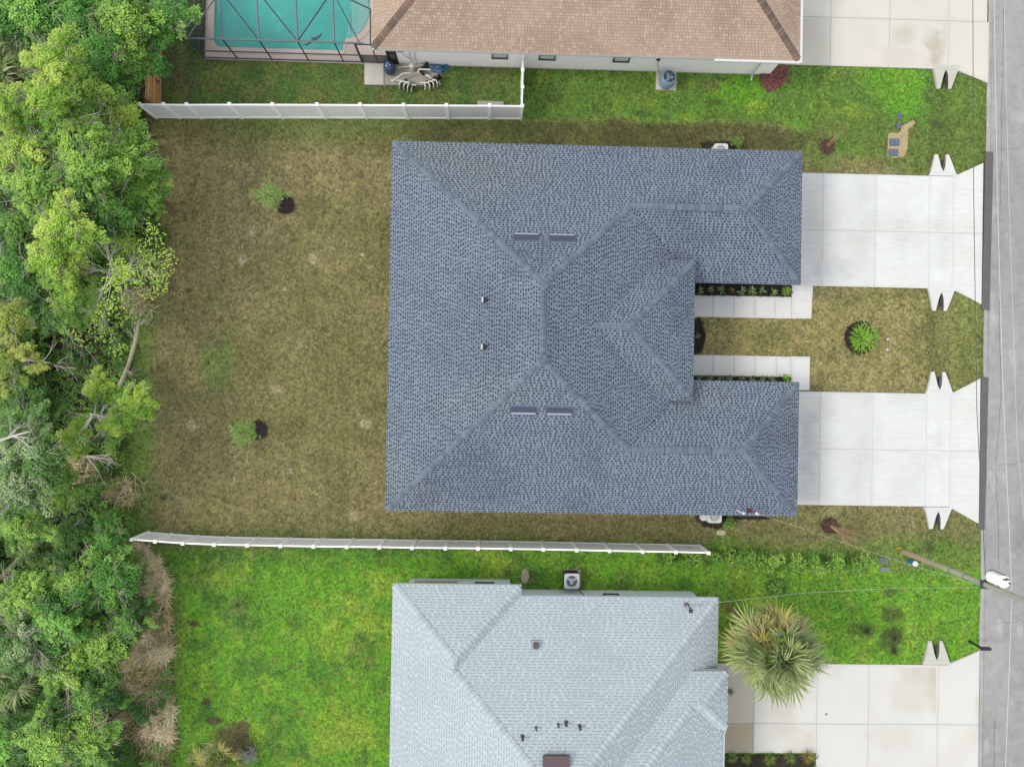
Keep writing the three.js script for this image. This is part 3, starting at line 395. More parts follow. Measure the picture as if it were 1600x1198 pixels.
  for (const [x0, x1, z, fa, fb] of [[9.15, 11.6, zw, f.north, f.wn], [8.75, 11.2, zs, f.south, f.ws]]) { // long shingled ridge vents
    const y = slopeY(fa, 0, z), g = new G(), rc = C(70, 82, 104); for (const s of [-1, 1]) { g.quad([x0, y + 0.07, z], [x1, y + 0.07, z], [x1, y - 0.04, z + s * 0.2], [x0, y - 0.04, z + s * 0.2], rc); g.quad([x0, y - 0.04, z + s * 0.2], [x1, y - 0.04, z + s * 0.2], [x1, y - 0.12, z + s * 0.205], [x0, y - 0.12, z + s * 0.205], mul3(rc, 0.5)); for (const e of [x0, x1]) g.tri([e, y + 0.07, z], [e, y - 0.12, z - 0.2], [e, y - 0.12, z + 0.2], mul3(rc, 0.5)); }
    const v = mesh('ridge_vent', g.geo(), shingleMat, roof);
    for (let x = x0 + 0.03, i = 0; x < x1 - 0.1; x += 0.3, i++) { const c = st.cap(i % 4), gg = new G(); for (const s of [-1, 1]) gg.quad([x, y + 0.086, z], [Math.min(x1 - 0.02, x + 0.29), y + 0.08, z], [Math.min(x1 - 0.02, x + 0.29), y - 0.022, z + s * 0.18], [x, y - 0.016, z + s * 0.18], c); mesh('vent_cap', gg.geo(), shingleMat, v); } }
  for (const [px, py] of [[757.5, 467.5], [756.5, 541.5]]) { const y0 = slopeY(f.west, at(px, py, 5).x, 0), v = at(px, py, y0 + 0.2), y = slopeY(f.west, v.x, 0), g = new G(); const dk = C(28, 31, 38); g.tube([[v.x, y - 0.05, v.z], [v.x + 0.02, y + 0.3, v.z]], 0.085, dk, 12); g.add(new THREE.CylinderGeometry(0.1, 0.15, 0.1, 14), m4(v.x, y + 0.06, v.z), C(60, 66, 76)); g.box(v.x - 0.12, y + 0.08, v.z, 0.09, 0.14, 0.26, C(214, 222, 230)); mesh('vent_pipe', g.geo(), mat(0.4, { k: 'pipe' }), roof); }  // bright west block and black pipe put lit and shaded sides into colour
  garageDoor(o, 15.96, -9.5, 4.9, C(226, 228, 228)); garageDoor(o, 15.96, 3.05, 4.9, C(226, 228, 228));
  for (const [z, w] of [[-9.8, 1.8], [-6.0, 2.4], [-0.6, 2.4], [3.4, 1.8]]) windowOn(o, -5.26, 1.5, z, w, 1.3, 'z', -1);
  for (const x of [-2, 4, 9]) { windowOn(o, x, 1.6, -12.61, 1.1, 1.2, 'x', -1); windowOn(o, x, 1.6, 6.15, 1.1, 1.2, 'x', 1); }
  for (const z of [-5.2, -1.2]) { mesh('front_door', new G().box(10.02, 1.05, z, 0.06, 2.1, 0.95, C(92, 100, 110)).geo(), mat(0.5), o); }
  // service mast and vent mast near the lower eave
  { const e = at(1152, 797, 3.05), g = new G(); const y = slopeY(f.south, e.x, e.z); g.tube([[e.x, y - 0.05, e.z], [e.x, y + 0.95, e.z]], 0.05, C(226, 228, 230), 10); g.add(new THREE.CylinderGeometry(0.07, 0.06, 0.12, 10), m4(e.x, y + 0.95, e.z), C(236, 236, 236)); mesh('vent_mast', g.geo(), mat(0.5), roof); }
  { const e = at(1171, 797, 3.05), g = new G(); const y = slopeY(f.south, e.x, e.z); g.tube([[e.x, y - 0.05, e.z], [e.x, y + 1.0, e.z]], 0.045, C(150, 70, 66), 10); g.tube([[e.x + 0.09, y + 0.5, e.z + 0.03], [e.x + 0.09, y + 1.05, e.z + 0.03]], 0.06, C(232, 232, 232), 10); g.add(new THREE.SphereGeometry(0.085, 10, 8), m4(e.x, y + 1.05, e.z), C(228, 226, 224)); g.add(new THREE.CylinderGeometry(0.12, 0.16, 0.1, 10), m4(e.x, y + 0.02, e.z), C(96, 44, 46)); mesh('service_mast', g.geo(), mat(0.5), roof); }
  keepOff([[-5.5, -12.8], [16, -12.8], [16, -6.2], [10.4, -6.2], [10.4, -0.3], [16, -0.3], [16, 6.3], [-5.5, 6.3]]);
}
// ---- tan roofed house at the top
{
  const X0 = -6.96, X1 = 16.2, S = -18.07, N = -34, h = 2.9, p = 0.45, half = (S - N) / 2, zm = (S + N) / 2, F = {
    south: { e: [0, S], n: [0, -1], h, p, poly: [[X0, S], [X0 + half, zm], [X1 - half, zm], [X1, S]] }, north: { e: [0, N], n: [0, 1], h, p, poly: [[X0, N], [X1, N], [X1 - half, zm], [X0 + half, zm]] },
    west: { e: [X0, 0], n: [1, 0], h, p, poly: [[X0, N], [X0 + half, zm], [X0, S]] }, east: { e: [X1, 0], n: [-1, 0], h, p, poly: [[X1, N], [X1, S], [X1 - half, zm]] } };
  const o = thing('tan_roof_house', 'white walled house with a tan shingle roof at the top', 'house'); const wg = new G(), wc = [0.86, 0.845, 0.82]; wallBox(wg, -6.4, -33.4, 15.7, -18.62, 2.76, wc); wg.box(5.2, -0.02, -18.6, 21.0, 0.16, 0.05, C(214, 210, 204)); mesh('wall', wg.geo(), stucco, o);
  const roof = (() => { const g = new G(); for (const k in F) roofDeck(g, F[k], C(140, 112, 96)); return mesh('roof', g.geo(), shingleMat, o); })();
  const t0 = C(194, 171, 152), t1 = C(183, 159, 141), t2 = C(206, 185, 167); const st = { exposure: 0.152, strip: 0, lift: 0.028, butt: 0.35, over: 0.01, tab: () => R(0.13, 0.2), gap: () => 0.012, color: (x, z, j) => mul3(mix3(mix3(t0, t1, sm(0.42, 0.7, fbm(x * 0.5, z * 0.5, 3))), t2, rnd() < 0.25 ? 0.6 : 0), 1 + 0.05 * j), cap: i => C([124, 138, 130, 110][i], [106, 118, 112, 96][i], [94, 106, 100, 86][i]), capEdge: 0.3, capW: 0.2, capStep: 0.22, capLen: 0.34, clip: (x, z) => z > -21.8 };
  reseed(77); const tg = new G(); for (const k of ['south', 'west', 'east']) { const f = { ...F[k] }; f.poly = k === 'south' ? [[X0, S], [X0 + 3.6, S - 3.6], [X1 - 3.6, S - 3.6], [X1, S]] : k === 'west' ? [[X0, S - 3.6], [X0 + 3.6, S - 3.6], [X0, S]] : [[X1, S - 3.6], [X1, S], [X1 - 3.6, S - 3.6]]; shingle(tg, f, st); } mesh('shingles', tg.geo(false), shingleMat, roof, 'stuff');
  capsAlong(roof, '', K3(F.south, X0, S), K3(F.south, X0 + half, zm), F.south, F.west, st); capsAlong(roof, '', K3(F.south, X1, S), K3(F.south, X1 - half, zm), F.south, F.east, st);
  const g = new G(), w = C(240, 240, 240); g.box((X0 + X1) / 2, 2.74, (N + S) / 2, X1 - X0 - 0.04, 0.02, S - N - 0.04, w); mesh('soffit', g.geo(), mat(0.7), o);
  const fg = new G(); fascia(fg, [[X0, N], [X1, N], [X1, S], [X0, S]], h, w, 0.18, 0.05); mesh('fascia', fg.geo(), mat(0.5), roof);
  { const e = new G(); e.box(X1 + 0.09, 2.84, (N + S) / 2 + 0.06, 0.13, 0.12, S - N + 0.1, w); e.box(13.9, 2.84, S + 0.09, 4.7, 0.12, 0.13, w); mesh('gutter', e.geo(), mat(0.5), roof); }
  { const e = new G(), a = at(1183, 95, 2.5), b = at(1175.5, 115, 0.05); e.tube([[14.6, 2.8, S + 0.05], [14.6, 2.55, -18.5], [14.6, 0.25, -18.5], [14.6, 0.1, -18.2]], 0.05, w, 8); mesh('downspout', e.geo(), mat(0.5), o); }
  for (const [a, b] of [[768, 794], [842, 869], [959, 986]]) { const y = 1.62, A = at(a, 88, y).x, B = at(b, 88, y).x; windowOn(o, (A + B) / 2, y, -18.61, B - A - 0.1, 0.92, 'x', 1, C(92, 94, 94)); }
  { const e = new G(), A = at(691.5, 85, 2).x; e.box(A, 2.0, -18.6, 0.26, 0.3, 0.06, C(34, 32, 34)); e.box(A, 2.0, -18.565, 0.3, 0.03, 0.03, C(60, 58, 60)); mesh('wall_vent', e.geo(), mat(0.6), o); }
  { const e = new G(), A = at(1029, 94, 1.5).x; e.add(new THREE.SphereGeometry(0.12, 12, 8), m4(A, 1.5, -18.57, 0, 0, 0, 1, 1, 0.5), C(26, 26, 28)); e.tube([[A, 1.45, -18.55], [A + 0.1, 0.9, -18.5], [A + 0.3, 0.5, -18.3], [A + 0.4, 0.45, -18.1]], 0.02, C(150, 150, 150), 6); mesh('cooling_line', e.geo(), mat(0.6), o); }
  { const e = new G(), A = at(623, 83, 2).x; e.box(A, 1.75, -18.57, 0.24, 0.34, 0.1, C(150, 156, 166)); e.tube([[A + 0.1, 1.6, -18.55], [A + 0.2, 1.2, -18.5], [A + 0.5, 0.95, -18.48], [A + 0.8, 0.85, -18.48]], 0.028, C(206, 204, 198), 6); e.tube([[A + 0.5, 2.2, -18.55], [A + 0.5, 0.4, -18.5]], 0.022, C(190, 190, 186), 6); e.tube([[A + 0.8, 2.2, -18.55], [A + 0.8, 0.4, -18.5]], 0.022, C(190, 190, 186), 6); mesh('meter_box', e.geo(), mat(0.6), o); }
  // dark screened opening of the lanai at the corner
  { const e = new G(), c = C(44, 44, 48), zf = -18.6; for (const x of [-6.38, -5.95]) e.box(x, 1.4, zf, 0.07, 2.7, 0.07, c); for (const y of [0.1, 1.3, 2.65]) e.box(-6.16, y, zf, 0.42, 0.06, 0.06, c); e.box(-6.16, 1.4, zf - 0.02, 0.4, 2.6, 0.01, C(110, 108, 108)); mesh('screen_door', e.geo(), mat(0.6), o); }
  keepOff(rect(-6.5, -34, 15.8, -18.55));
}
// ---- pale roofed house at the bottom
{
  const h = 2.9, p = 0.45, X0 = -5.3, X1 = 12.2, N = 11.15, Nb = 10.58, xb = 1.53, S = 31, F = {};
  const bm = (X0 + xb) / 2, bh = (xb - X0) / 2, zA = Nb + bh, zB = N + bh, xr = (X0 + X1) / 2, dr = (X1 - X0) / 2;
  F.west = { e: [X0, 0], n: [1, 0], h, p, poly: [[X0, Nb], [bm, zA], [bm, zB], [xr, N + dr], [xr, S - dr], [X0, S]] };
  F.bn = { e: [0, Nb], n: [0, 1], h, p, poly: [[X0, Nb], [xb, Nb], [bm, zA]] };
  F.be = { e: [xb, 0], n: [-1, 0], h, p, poly: [[xb, Nb], [xb, N], [bm, zB], [bm, zA]] };
  F.north = { e: [0, N], n: [0, 1], h, p, poly: [[xb, N], [X1, N], [xr, N + dr], [bm, zB]] };
  F.east = { e: [X1, 0], n: [-1, 0], h, p, poly: [[X1, N], [X1, S], [xr, S - dr], [xr, N + dr]] };
  F.south = { e: [0, S], n: [0, -1], h, p, poly: [[X0, S], [X1, S], [xr, S - dr]] };
  const hp = h + p * (X1 - 10.65), zp = 14.78, xp = 12.56, zq = 17.86, d = (zq - zp) / 2, zc = zp + d, hb = 3.4, xg = 12.45, xw = xg - (hp + d * p - hb) / p, far = 9.5;
  F.pn = { e: [0, zp], n: [0, 1], h: hp, p, poly: [[10.65, zp], [xp, zp], [xp - d, zc], [xw, zc], [xw - far, zc + far], [10.65 - far, zp + far]] };
  F.pe = { e: [xp, 0], n: [-1, 0], h: hp, p, poly: [[xp, zp], [xp, zq], [xp - d, zc]] };
  F.ps = { e: [0, zq], n: [0, -1], h: hp, p, poly: [[xp, zq], [xp - d, zc], [xw, zc], [xg + (hb - hp) / p, zq]] };
  const xo = xg - (hp - hb) / p; F.ps.poly[3] = [xo, zq];
  F.ge = { e: [xg, 0], n: [-1, 0], h: hb, p, poly: [[xg, zq - 0.3], [xg, 27], [xw - far, zc + far], [xw, zc], [xo, zq]] };
  const o = thing('pale_roof_house', 'house with a very pale grey blue shingle roof at the bottom', 'house'), wc = [0.55, 0.61, 0.65];
  const wg = new G(); wallBox(wg, -4.7, 11.05, 1.0, 30.5, 2.76, wc); wallBox(wg, 1.0, 11.62, 11.6, 30.5, 2.76, wc); wallBox(wg, 8, 15.4, 12.0, 27, 3.3, wc); mesh('wall', wg.geo(), stucco, o);
  const deck = C(170, 184, 194); const roof = (() => { const g = new G(); for (const k in F) roofDeck(g, F[k], deck); return mesh('roof', g.geo(), shingleMat, o); })();
  const l0 = C(199, 213, 222), l1 = C(190, 205, 215), l2 = C(208, 221, 229); const st = { exposure: 0.146, strip: 0.6, lift: 0.022, butt: 0.5, over: 0.02, tab: () => R(0.05, 0.2), gap: () => (rnd() < 0.1 ? 0.02 : R(0.12, 0.26)), color: (x, z, j) => mul3(mix3(mix3(l0, l1, sm(0.45, 0.7, fbm(x * 0.4 + 3, z * 0.4, 3)) * 0.6 + (rnd() < 0.2 ? 0.4 : 0)), l2, rnd() < 0.1 ? 0.7 : 0), 1 + 0.03 * j), cap: i => mul3(l0, [0.93, 0.99, 0.89, 1.0][i]), capEdge: 0.5, capW: 0.19, capStep: 0.25, capLen: 0.34, clip: (x, z) => z < 22 };
  reseed(911); const tg = new G(); for (const k in F) if (k !== 'south') { const f = F[k]; const cut = { ...f, poly: f.poly.map(q => [...q]) }; shingle(tg, cut, st, (ax, az, bx, bz) => Math.min(az, bz) > 21.5); } mesh('shingles', tg.geo(false), shingleMat, roof, 'stuff');
  const cap = (P, Q, fa, fb) => capsAlong(roof, '', P, Q, fa, fb, st), f = F;
  cap(K3(f.bn, X0, Nb), K3(f.bn, bm, zA), f.bn, f.west); cap(K3(f.bn, xb, Nb), K3(f.bn, bm, zA), f.bn, f.be); cap(K3(f.west, bm, zB), K3(f.west, bm, zA), f.west, f.be); cap(K3(f.west, bm, zB), K3(f.west, xr, N + dr), f.west, f.north); cap(K3(f.east, X1, N), K3(f.east, xr, N + dr), f.east, f.north);
  cap(K3(f.pe, xp, zp), K3(f.pe, xp - d, zc), f.pe, f.pn); cap(K3(f.pe, xp, zq), K3(f.pe, xp - d, zc), f.pe, f.ps); cap(K3(f.pn, xp - d, zc), K3(f.pn, xw, zc), f.pn, f.ps); cap(K3(f.pn, xw, zc), K3(f.pn, xw - 5, zc + 5), f.pn, f.ge);
  const fc = C(222, 234, 242), fg = new G(); fascia(fg, [[X0, Nb], [xb, Nb], [xb, N], [X1, N], [X1, S], [X0, S]], h, fc, 0.18, 0.05); fascia(fg, [[10.0, zp], [xp, zp], [xp, zq], [xg, zq + 0.3], [xg, 27], [10, 27]], 3.5, fc, 0.15, 0.04); mesh('fascia', fg.geo(), mat(0.5), roof);
  const sf = new G(); sf.box((X0 + X1) / 2, 2.74, (N + S) / 2, X1 - X0 - 0.06, 0.02, S - N - 0.06, fc); sf.box((X0 + xb) / 2, 2.745, (Nb + N) / 2, xb - X0 - 0.06, 0.02, N - Nb - 0.04, fc); mesh('soffit', sf.geo(), mat(0.7), o);
  const put = (name, px, py, f2, fn) => { const e0 = at(px, py, 4.5), y0 = slopeY(f2, e0.x, e0.z), e = at(px, py, y0), y = slopeY(f2, e.x, e.z), g = new G(); fn(g, e.x, y, e.z); mesh(name, g.geo(), mat(0.6), roof); };
  const brown = C(96, 80, 84); put('roof_vent', 837, 1006, f.north, (g, x, y, z) => { g.box(x, y + 0.08, z, 0.24, 0.16, 0.24, brown); g.box(x, y + 0.17, z, 0.28, 0.025, 0.28, brown); g.box(x, y, z - 0.03, 0.5, 0.03, 0.4, C(170, 180, 190)); });
  put('roof_vent', 870, 1195, f.north, (g, x, y, z) => { g.box(x, y + 0.12, z, 1.25, 0.2, 0.5, brown); g.box(x, y + 0.235, z, 1.32, 0.03, 0.58, mul3(brown, 1.1)); });
  for (const [px, py, s] of [[838, 1141, 1], [873, 1136, 1], [885, 1133, 1.5], [907, 1139, 1.5], [817, 1157, 1.5]]) put('vent_pipe', px, py, f.north, (g, x, y, z) => { g.tube([[x, y - 0.1, z], [x, y + 0.3, z]], 0.042 * s, C(84, 90, 98), 10); g.add(new THREE.ConeGeometry(0.085 * s, 0.16, 12), m4(x, y + 0.05, z), C(70, 74, 82)); g.tube([[x, y + 0.301, z], [x, y + 0.306, z]], 0.04 * s, C(30, 30, 34), 8); });
  put('service_mast', 1071, 944, f.north, (g, x, y, z) => { g.tube([[x, y - 0.1, z], [x, y + 0.85, z]], 0.05, C(206, 210, 212), 10); g.add(new THREE.SphereGeometry(0.12, 10, 8), m4(x, y + 0.82, z, 0, 0, 0, 1, 0.8, 1.2), C(52, 50, 52)); g.tube([[x + 0.08, y + 0.1, z], [x + 0.1, y + 0.8, z + 0.02]], 0.03, C(60, 58, 60), 6); g.add(new THREE.CylinderGeometry(0.1, 0.18, 0.12, 10), m4(x, y + 0.02, z), C(120, 116, 120)); });
  // things on the upper wall: a boarded opening, narrow windows, a hose bib and an outlet row
  { const e = new G(); const a = at(646, 908, 1.5).x, b = at(713, 908, 1.5).x; e.box((a + b) / 2, 1.45, 11.03, b - a, 1.6, 0.06, C(190, 178, 166)); e.box((a + b) / 2, 2.3, 11.0, b - a + 0.1, 0.1, 0.14, C(222, 206, 190)); mesh('shutter', e.geo(), mat(0.7), o); }
  windowOn(o, at(757, 910, 1.5).x, 1.5, 11.04, 1.0, 1.0, 'x', -1); windowOn(o, at(957, 930, 1.5).x, 1.5, 11.61, 0.8, 1.0, 'x', -1);
  { const e = new G(), x = at(914.5, 929, 1.6).x; e.add(new THREE.SphereGeometry(0.11, 12, 8), m4(x, 1.6, 11.58, 0, 0, 0, 1, 1, 0.5), C(18, 20, 26)); e.tube([[x, 1.6, 11.56], [x - 0.1, 1.1, 11.5], [x - 0.35, 0.5, 11.4], [x - 0.6, 0.4, 11.2]], 0.025, C(70, 72, 74), 6); mesh('cooling_line', e.geo(), mat(0.6), o); }
  { const e = new G(); for (const px of [1054, 1062, 1068]) { const x = at(px, 935, 1.4).x; e.box(x, 1.4, 11.59, 0.12, 0.22, 0.08, C(60, 62, 66)); } mesh('outlet_box', e.geo(), mat(0.6), o); }
  keepOff([[-4.75, 11.0], [1, 11.0], [1, 11.6], [11.65, 11.6], [11.65, 15.3], [12.1, 15.3], [12.1, 31], [-4.75, 31]]);
}

// ---------------------------------------------------------------- fences
const vinyl = mat(0.42, { k: 'vinyl' }), VW = [0.87, 0.875, 0.875], VP = [0.74, 0.765, 0.78];
function vinylFence(name, label, posts, H, o = thing(name, label, 'fence'), caps = true) { // posts: [[x,z],...]
  const pg = new G(); pg.box(0, (H + 0.08) / 2 - 0.1, 0, 0.15, H + 0.26, 0.15, VW); pg.add(new THREE.ConeGeometry(0.13, 0.06, 4), m4(0, H + 0.19 - 0.04, 0, 0, Math.PI / 4), VW); pg.box(0, H + 0.11, 0, 0.185, 0.02, 0.185, VW); const post = pg.geo();
  for (const [x, z] of posts) { const q = mesh('post', post, vinyl, o); q.position.set(x, 0, z); }
  for (let i = 0; i + 1 < posts.length; i++) {
    const [ax, az] = posts[i], [bx, bz] = posts[i + 1], L = Math.hypot(bx - ax, bz - az), ry = -Math.atan2(bz - az, bx - ax), cx = (ax + bx) / 2, cz = (az + bz) / 2;
    const g = new G(), n = Math.max(3, Math.round((L - 0.12) / 0.28)), w = (L - 0.12) / n; for (let k = 0; k < n; k++) { const x = -L / 2 + 0.06 + (k + 0.5) * w; g.box(x, H / 2 + 0.03, 0, w - 0.012, H - 0.2, 0.024, mul3(VP, 0.985 + 0.03 * hash(i, k))); } g.box(0, H / 2 + 0.03, 0, L - 0.13, H - 0.22, 0.008, mul3(VP, 0.8));
    const p = mesh('panel', g.geo(), vinyl, o); p.position.set(cx, 0, cz); p.rotation.y = ry;
    for (const [y, t] of [[H - 0.05, 0.16], [0.1, 0.18]]) { const r = mesh('rail', new G().box(0, y, 0, L - 0.155, t, 0.075, VW).geo(), vinyl, o); r.position.set(cx, 0, cz); r.rotation.y = ry; }
  }
  return o;
}
{
  const top = [[218, 161], [256, 161.5], [292, 161.8], [359, 161.6], [426, 161.7], [495.7, 161.9], [563, 162.2], [630.6, 162.6], [697.5, 163], [765, 163.3], [816, 163.8]].map(q => W(q[0], q[1] + 2, 1.85));
  const o = vinylFence('vinyl_fence', 'white vinyl privacy fence above the brown back yard, turning towards the tan house', top, 1.85);
  const [ex, ez] = top[top.length - 1]; vinylFence('vinyl_fence', '', [[ex, ez], [ex, ez - 1.15], [ex, ez - 2.1], [ex, -18.5]].slice(1).map(q => q), 1.6, o); const g = new G(); g.box(ex, 0.9, ez - 0.58, 0.026, 1.3, 1.0, VP); mesh('panel', g.geo(), vinyl, o); for (const y of [1.55, 0.12]) mesh('rail', new G().box(ex, y, ez - 0.58, 0.052, 0.13, 1.02, VW).geo(), vinyl, o);
  const bot = [[205.5, 844], [243, 847], [286, 850], [335, 852], [387, 853], [438.7, 854], [490, 855], [542, 855.5], [593, 856], [644, 857], [696, 857.6], [747, 858], [798, 858.8], [849, 859.6], [901, 860.6], [952, 861.8], [1004, 862.8], [1056, 863.6], [1107, 865]].map(q => W(q[0], q[1] - 1.5, 1.85));
  vinylFence('vinyl_fence', 'long white vinyl privacy fence between the brown yard and the bright green yard', bot, 1.85);
}
{ // timber fence by the wood, its rails towards the yard
  const o = thing('timber_fence', 'new brown timber fence with open rails beside the trees', 'fence'), x = -19.45, z0 = -15.5, z1 = -20.2, tm = new THREE.MeshStandardMaterial({ vertexColors: true, map: grainTex(0.8, 1.15, 8, 256, 1), roughness: 0.9 });
  const wood = k => mul3(mix3(C(236, 182, 116), C(214, 156, 94), k), 1); reseed(64);
  for (let z = z0 - 0.1, i = 0; z > z1; z -= 0.142, i++) { const g = new G(), h = 1.78 + R(-0.015, 0.015); g.box(0, h / 2, 0, 0.018, h, 0.134, wood(rnd())); const b = mesh('board', g.geo(), tm, o); b.position.set(x - 0.05, 0, z); b.rotation.x = R(-0.006, 0.006); }
  for (const [y, k] of [[1.62, 0.1], [0.95, 0.05], [0.25, 0.3]]) { const g = new G(); g.box(x + 0.005, y, (z0 + z1) / 2, 0.06, 0.09, z0 - z1, mul3(C(250, 214, 164), 1 - k)); mesh('rail', g.geo(), tm, o); }
  for (const z of [z0 - 0.02, z0 - 2.35, z1]) { const g = new G(); g.box(x + 0.08, 0.9, z, 0.09, 1.86, 0.09, C(196, 150, 96)); mesh('post', g.geo(), tm, o); }
  { const g = new G(); g.tube([[x + 0.1, 1.5, z0 - 2.3], [x + 0.55, 0.05, z0 - 2.0]], 0.045, C(190, 146, 92), 4); mesh('brace', g.geo(), tm, o); }
}

// ---------------------------------------------------------------- pool, deck and screen cage
{
  const e0 = W(319, 95), eE = W(566, 97); const dx0 = e0[0], dz1 = W(430, 95.5)[1], dx1 = -6.43, dz0 = -30;
  const px0 = W(335, 40)[0], pz1 = W(440, 77.5)[1], px1 = W(537, 40)[0], pz0 = -28.5, r = 0.5;
  const arc = (cx, cz, rr, a0, a1, n = 6) => Array.from({ length: n + 1 }, (_, i) => { const A = a0 + (a1 - a0) * i / n; return [cx + Math.cos(A) * rr, cz + Math.sin(A) * rr]; });
  const shape = k => [...arc(px0 + r, pz1 - r, r + k, Math.PI, Math.PI / 2), [px1, pz1 + k], ...(() => { const cz = pz1 - 2.45, a = []; a.push([px1 + k * 0.4, pz1 - 0.25 + k]); for (let i = 0; i <= 10; i++) { const A = Math.PI / 2 * (1 - i / 10) ; a.push([px1 + 0.15 + Math.cos(A) * (1.35 + k) , cz + Math.sin(A) * (1.75 + k)]); } return a; })(), [px1 + 1.5 + k, pz0], [px0 - k, pz0]];
  const deckPts = [[dx0, dz0], [dx1 + 0.0, dz0], [dx1, dz1 + 0.04], [dx0, dz1]];
  const hole = (outer, inner, y) => { const s = new THREE.Shape(outer.map(q => new THREE.Vector2(q[0], q[1]))); s.holes.push(new THREE.Path(inner.map(q => new THREE.Vector2(q[0], q[1])))); const g = new THREE.ExtrudeGeometry(s, { depth: 0.14, bevelEnabled: false }); g.rotateX(Math.PI / 2); g.translate(0, y, 0); return g; };
  const d = paved('pool_deck', 'pale pinkish concrete deck round the swimming pool'); mesh('deck', new G().add(hole(deckPts, shape(0.32), 0.10), null, C(218, 204, 198)).geo(), wornConcrete, d); mesh('coping', new G().add(hole(shape(0.33), shape(0), 0.125), null, C(222, 204, 196)).geo(), wornConcrete, d);
  keepOff(deckPts);
  // basin set down into the ground
  const o = thing('swimming_pool', 'turquoise swimming pool with a rounded shallow end', 'swimming pool'); const bg = new G(), teal = C(88, 200, 194), s0 = shape(0.01), depth = -1.15;
  const pts = s0.map(q => new THREE.Vector2(q[0], q[1])); for (const f of THREE.ShapeUtils.triangulateShape(pts, [])) bg.tri(...f.map(i => [pts[i].x, 0.012, pts[i].y]), teal, [0, 1, 0]);
  for (let i = 0; i < s0.length; i++) { const a = s0[i], b = s0[(i + 1) % s0.length]; bg.quad([a[0], 0.012, a[1]], [a[0], 0.12, a[1]], [b[0], 0.12, b[1]], [b[0], 0.012, b[1]], C(120, 186, 178)); }
  const tileTex = texture(256, 256, (u, v) => { const k = 0.9 + 0.2 * (tfbm(u, v, 6, 4) - 0.5); return [k, k, k]; }, { srgb: false }); tileTex.repeat.set(0.4, 0.4);
  mesh('basin', bg.geo(), new THREE.MeshStandardMaterial({ vertexColors: true, map: tileTex, roughness: 0.9 }), o);
  { const sg = new G(), cz = pz1 - 2.45; for (let k = 0; k < 3; k++) { const rr = 1.2 - k * 0.36, q = [[px1 + 0.15, cz - 6]]; for (let i = 8; i >= 0; i--) { const A = Math.PI / 2 * (1 - i / 8); q.push([px1 + 0.15 + Math.cos(A) * (1.3 - k * 0.0), cz + Math.sin(A) * 1.68]); } const poly = q.map(([x, z]) => [Math.max(px1 + 0.12 + k * 0.32, x), z]).concat([[px1 + 1.42, cz - 6]]); sg.prism(poly, 0.0, 0.018 + 0.012 * k, C(126 + k * 16, 196 + k * 3, 192 + k * 2)); } mesh('step', sg.geo(), mat(0.8), o); }
  { // dark tile figure set in the floor
    const a = [[472, 70.5], [481, 67.5], [486, 64], [487, 60.5], [485.5, 58], [490, 59], [495, 57.5], [500, 54], [503.5, 50.5], [502.5, 55], [499, 59.5], [494, 63], [488.5, 65], [484, 69], [479, 71.5]].map(q => W(...q)); mesh('tile_figure', new G().prism(a, 0.014, 0.022, C(44, 92, 100)).geo(), mat(0.7), o); }
  { const wgeo = new G(); for (const f of THREE.ShapeUtils.triangulateShape(pts, [])) wgeo.tri(...f.map(i => [pts[i].x, 0.075, pts[i].y]), [1, 1, 1], [0, 1, 0]); const rip = texture(512, 512, (u, v) => { const k = tfbm(u, v, 8, 4); return [k, k, k]; }, { srgb: false }); rip.repeat.set(0.35, 0.35);
    mesh('water', wgeo.geo(), new THREE.MeshPhysicalMaterial({ color: new THREE.Color(0.86, 0.98, 0.97), roughness: 0.04, transmission: 1, thickness: 0, ior: 1.33, bumpMap: rip, bumpScale: 0.03 }), o); }
  // cage of dark aluminium with fine screen
  const c = thing('screen_cage', 'bronze aluminium screen enclosure standing over the swimming pool', 'screen enclosure'), al = C(72, 74, 82), al2 = C(120, 132, 142), am = mat(0.4, { k: 'alu' }), H = 2.35;
  const bar = (name, a, b, t, col) => mesh(name, new G().tube([a, b], t, col, 4).geo(), am, c);
  const baseX = [319, 372, 426, 483, 537, 566].map((x, i) => W(x, [94, 93, 94, 95, 96, 97.5][i])), z = dz1 - 0.03;
  const xs = baseX.map(q => q[0]); xs[0] = dx0 + 0.05;
  for (const x of xs) bar('post', [x, 0.1, z], [x, H, z], 0.045, al);
  for (const y of [0.16, 0.95, H]) bar('beam', [xs[0], y, z], [xs[5] + (y === H ? 0.5 : 0), y, z], y === H ? 0.05 : 0.035, y === H ? al2 : al);
  const RZ = -21.0, RY = 3.05; // roof rises from the eave to a flat top
  for (let i = 1; i < 5; i++) { bar('rafter', [xs[i], H, z], [xs[i] + 0.02, RY, RZ], 0.055, al2); bar('rafter', [xs[i] + 0.02, RY, RZ], [xs[i] + 0.02, RY, dz0], 0.055, al2); }
  bar('rafter', [xs[0], H, z], [xs[0] + 2.1, RY, RZ], 0.045, al2); bar('beam', [xs[0], H, z], [xs[0], H, dz0], 0.045, al); bar('beam', [xs[0] + 2.1, RY, RZ], [xs[4] + 1.9, RY, RZ], 0.05, al2);
  bar('brace', [xs[1] - 0.0, RY, RZ], [xs[2], H, z], 0.035, al); bar('brace', [xs[2], RY, RZ], [xs[3], H, z], 0.035, al); bar('brace', [xs[4], RY, RZ], [xs[3], H, z], 0.035, al); bar('brace', [xs[4], RY, RZ], [xs[5] + 0.3, H, z], 0.03, al);
  const ec = at(578.5, 14, 2.7), es = at(578.5, 63, 2.4); bar('beam', [es.x, H, z], [ec.x, 2.7, ec.z], 0.04, al); bar('beam', [ec.x, 2.7, ec.z], [xs[4], RY, RZ], 0.04, al); bar('post', [es.x, 0.1, z], [es.x, H, z], 0.05, al);
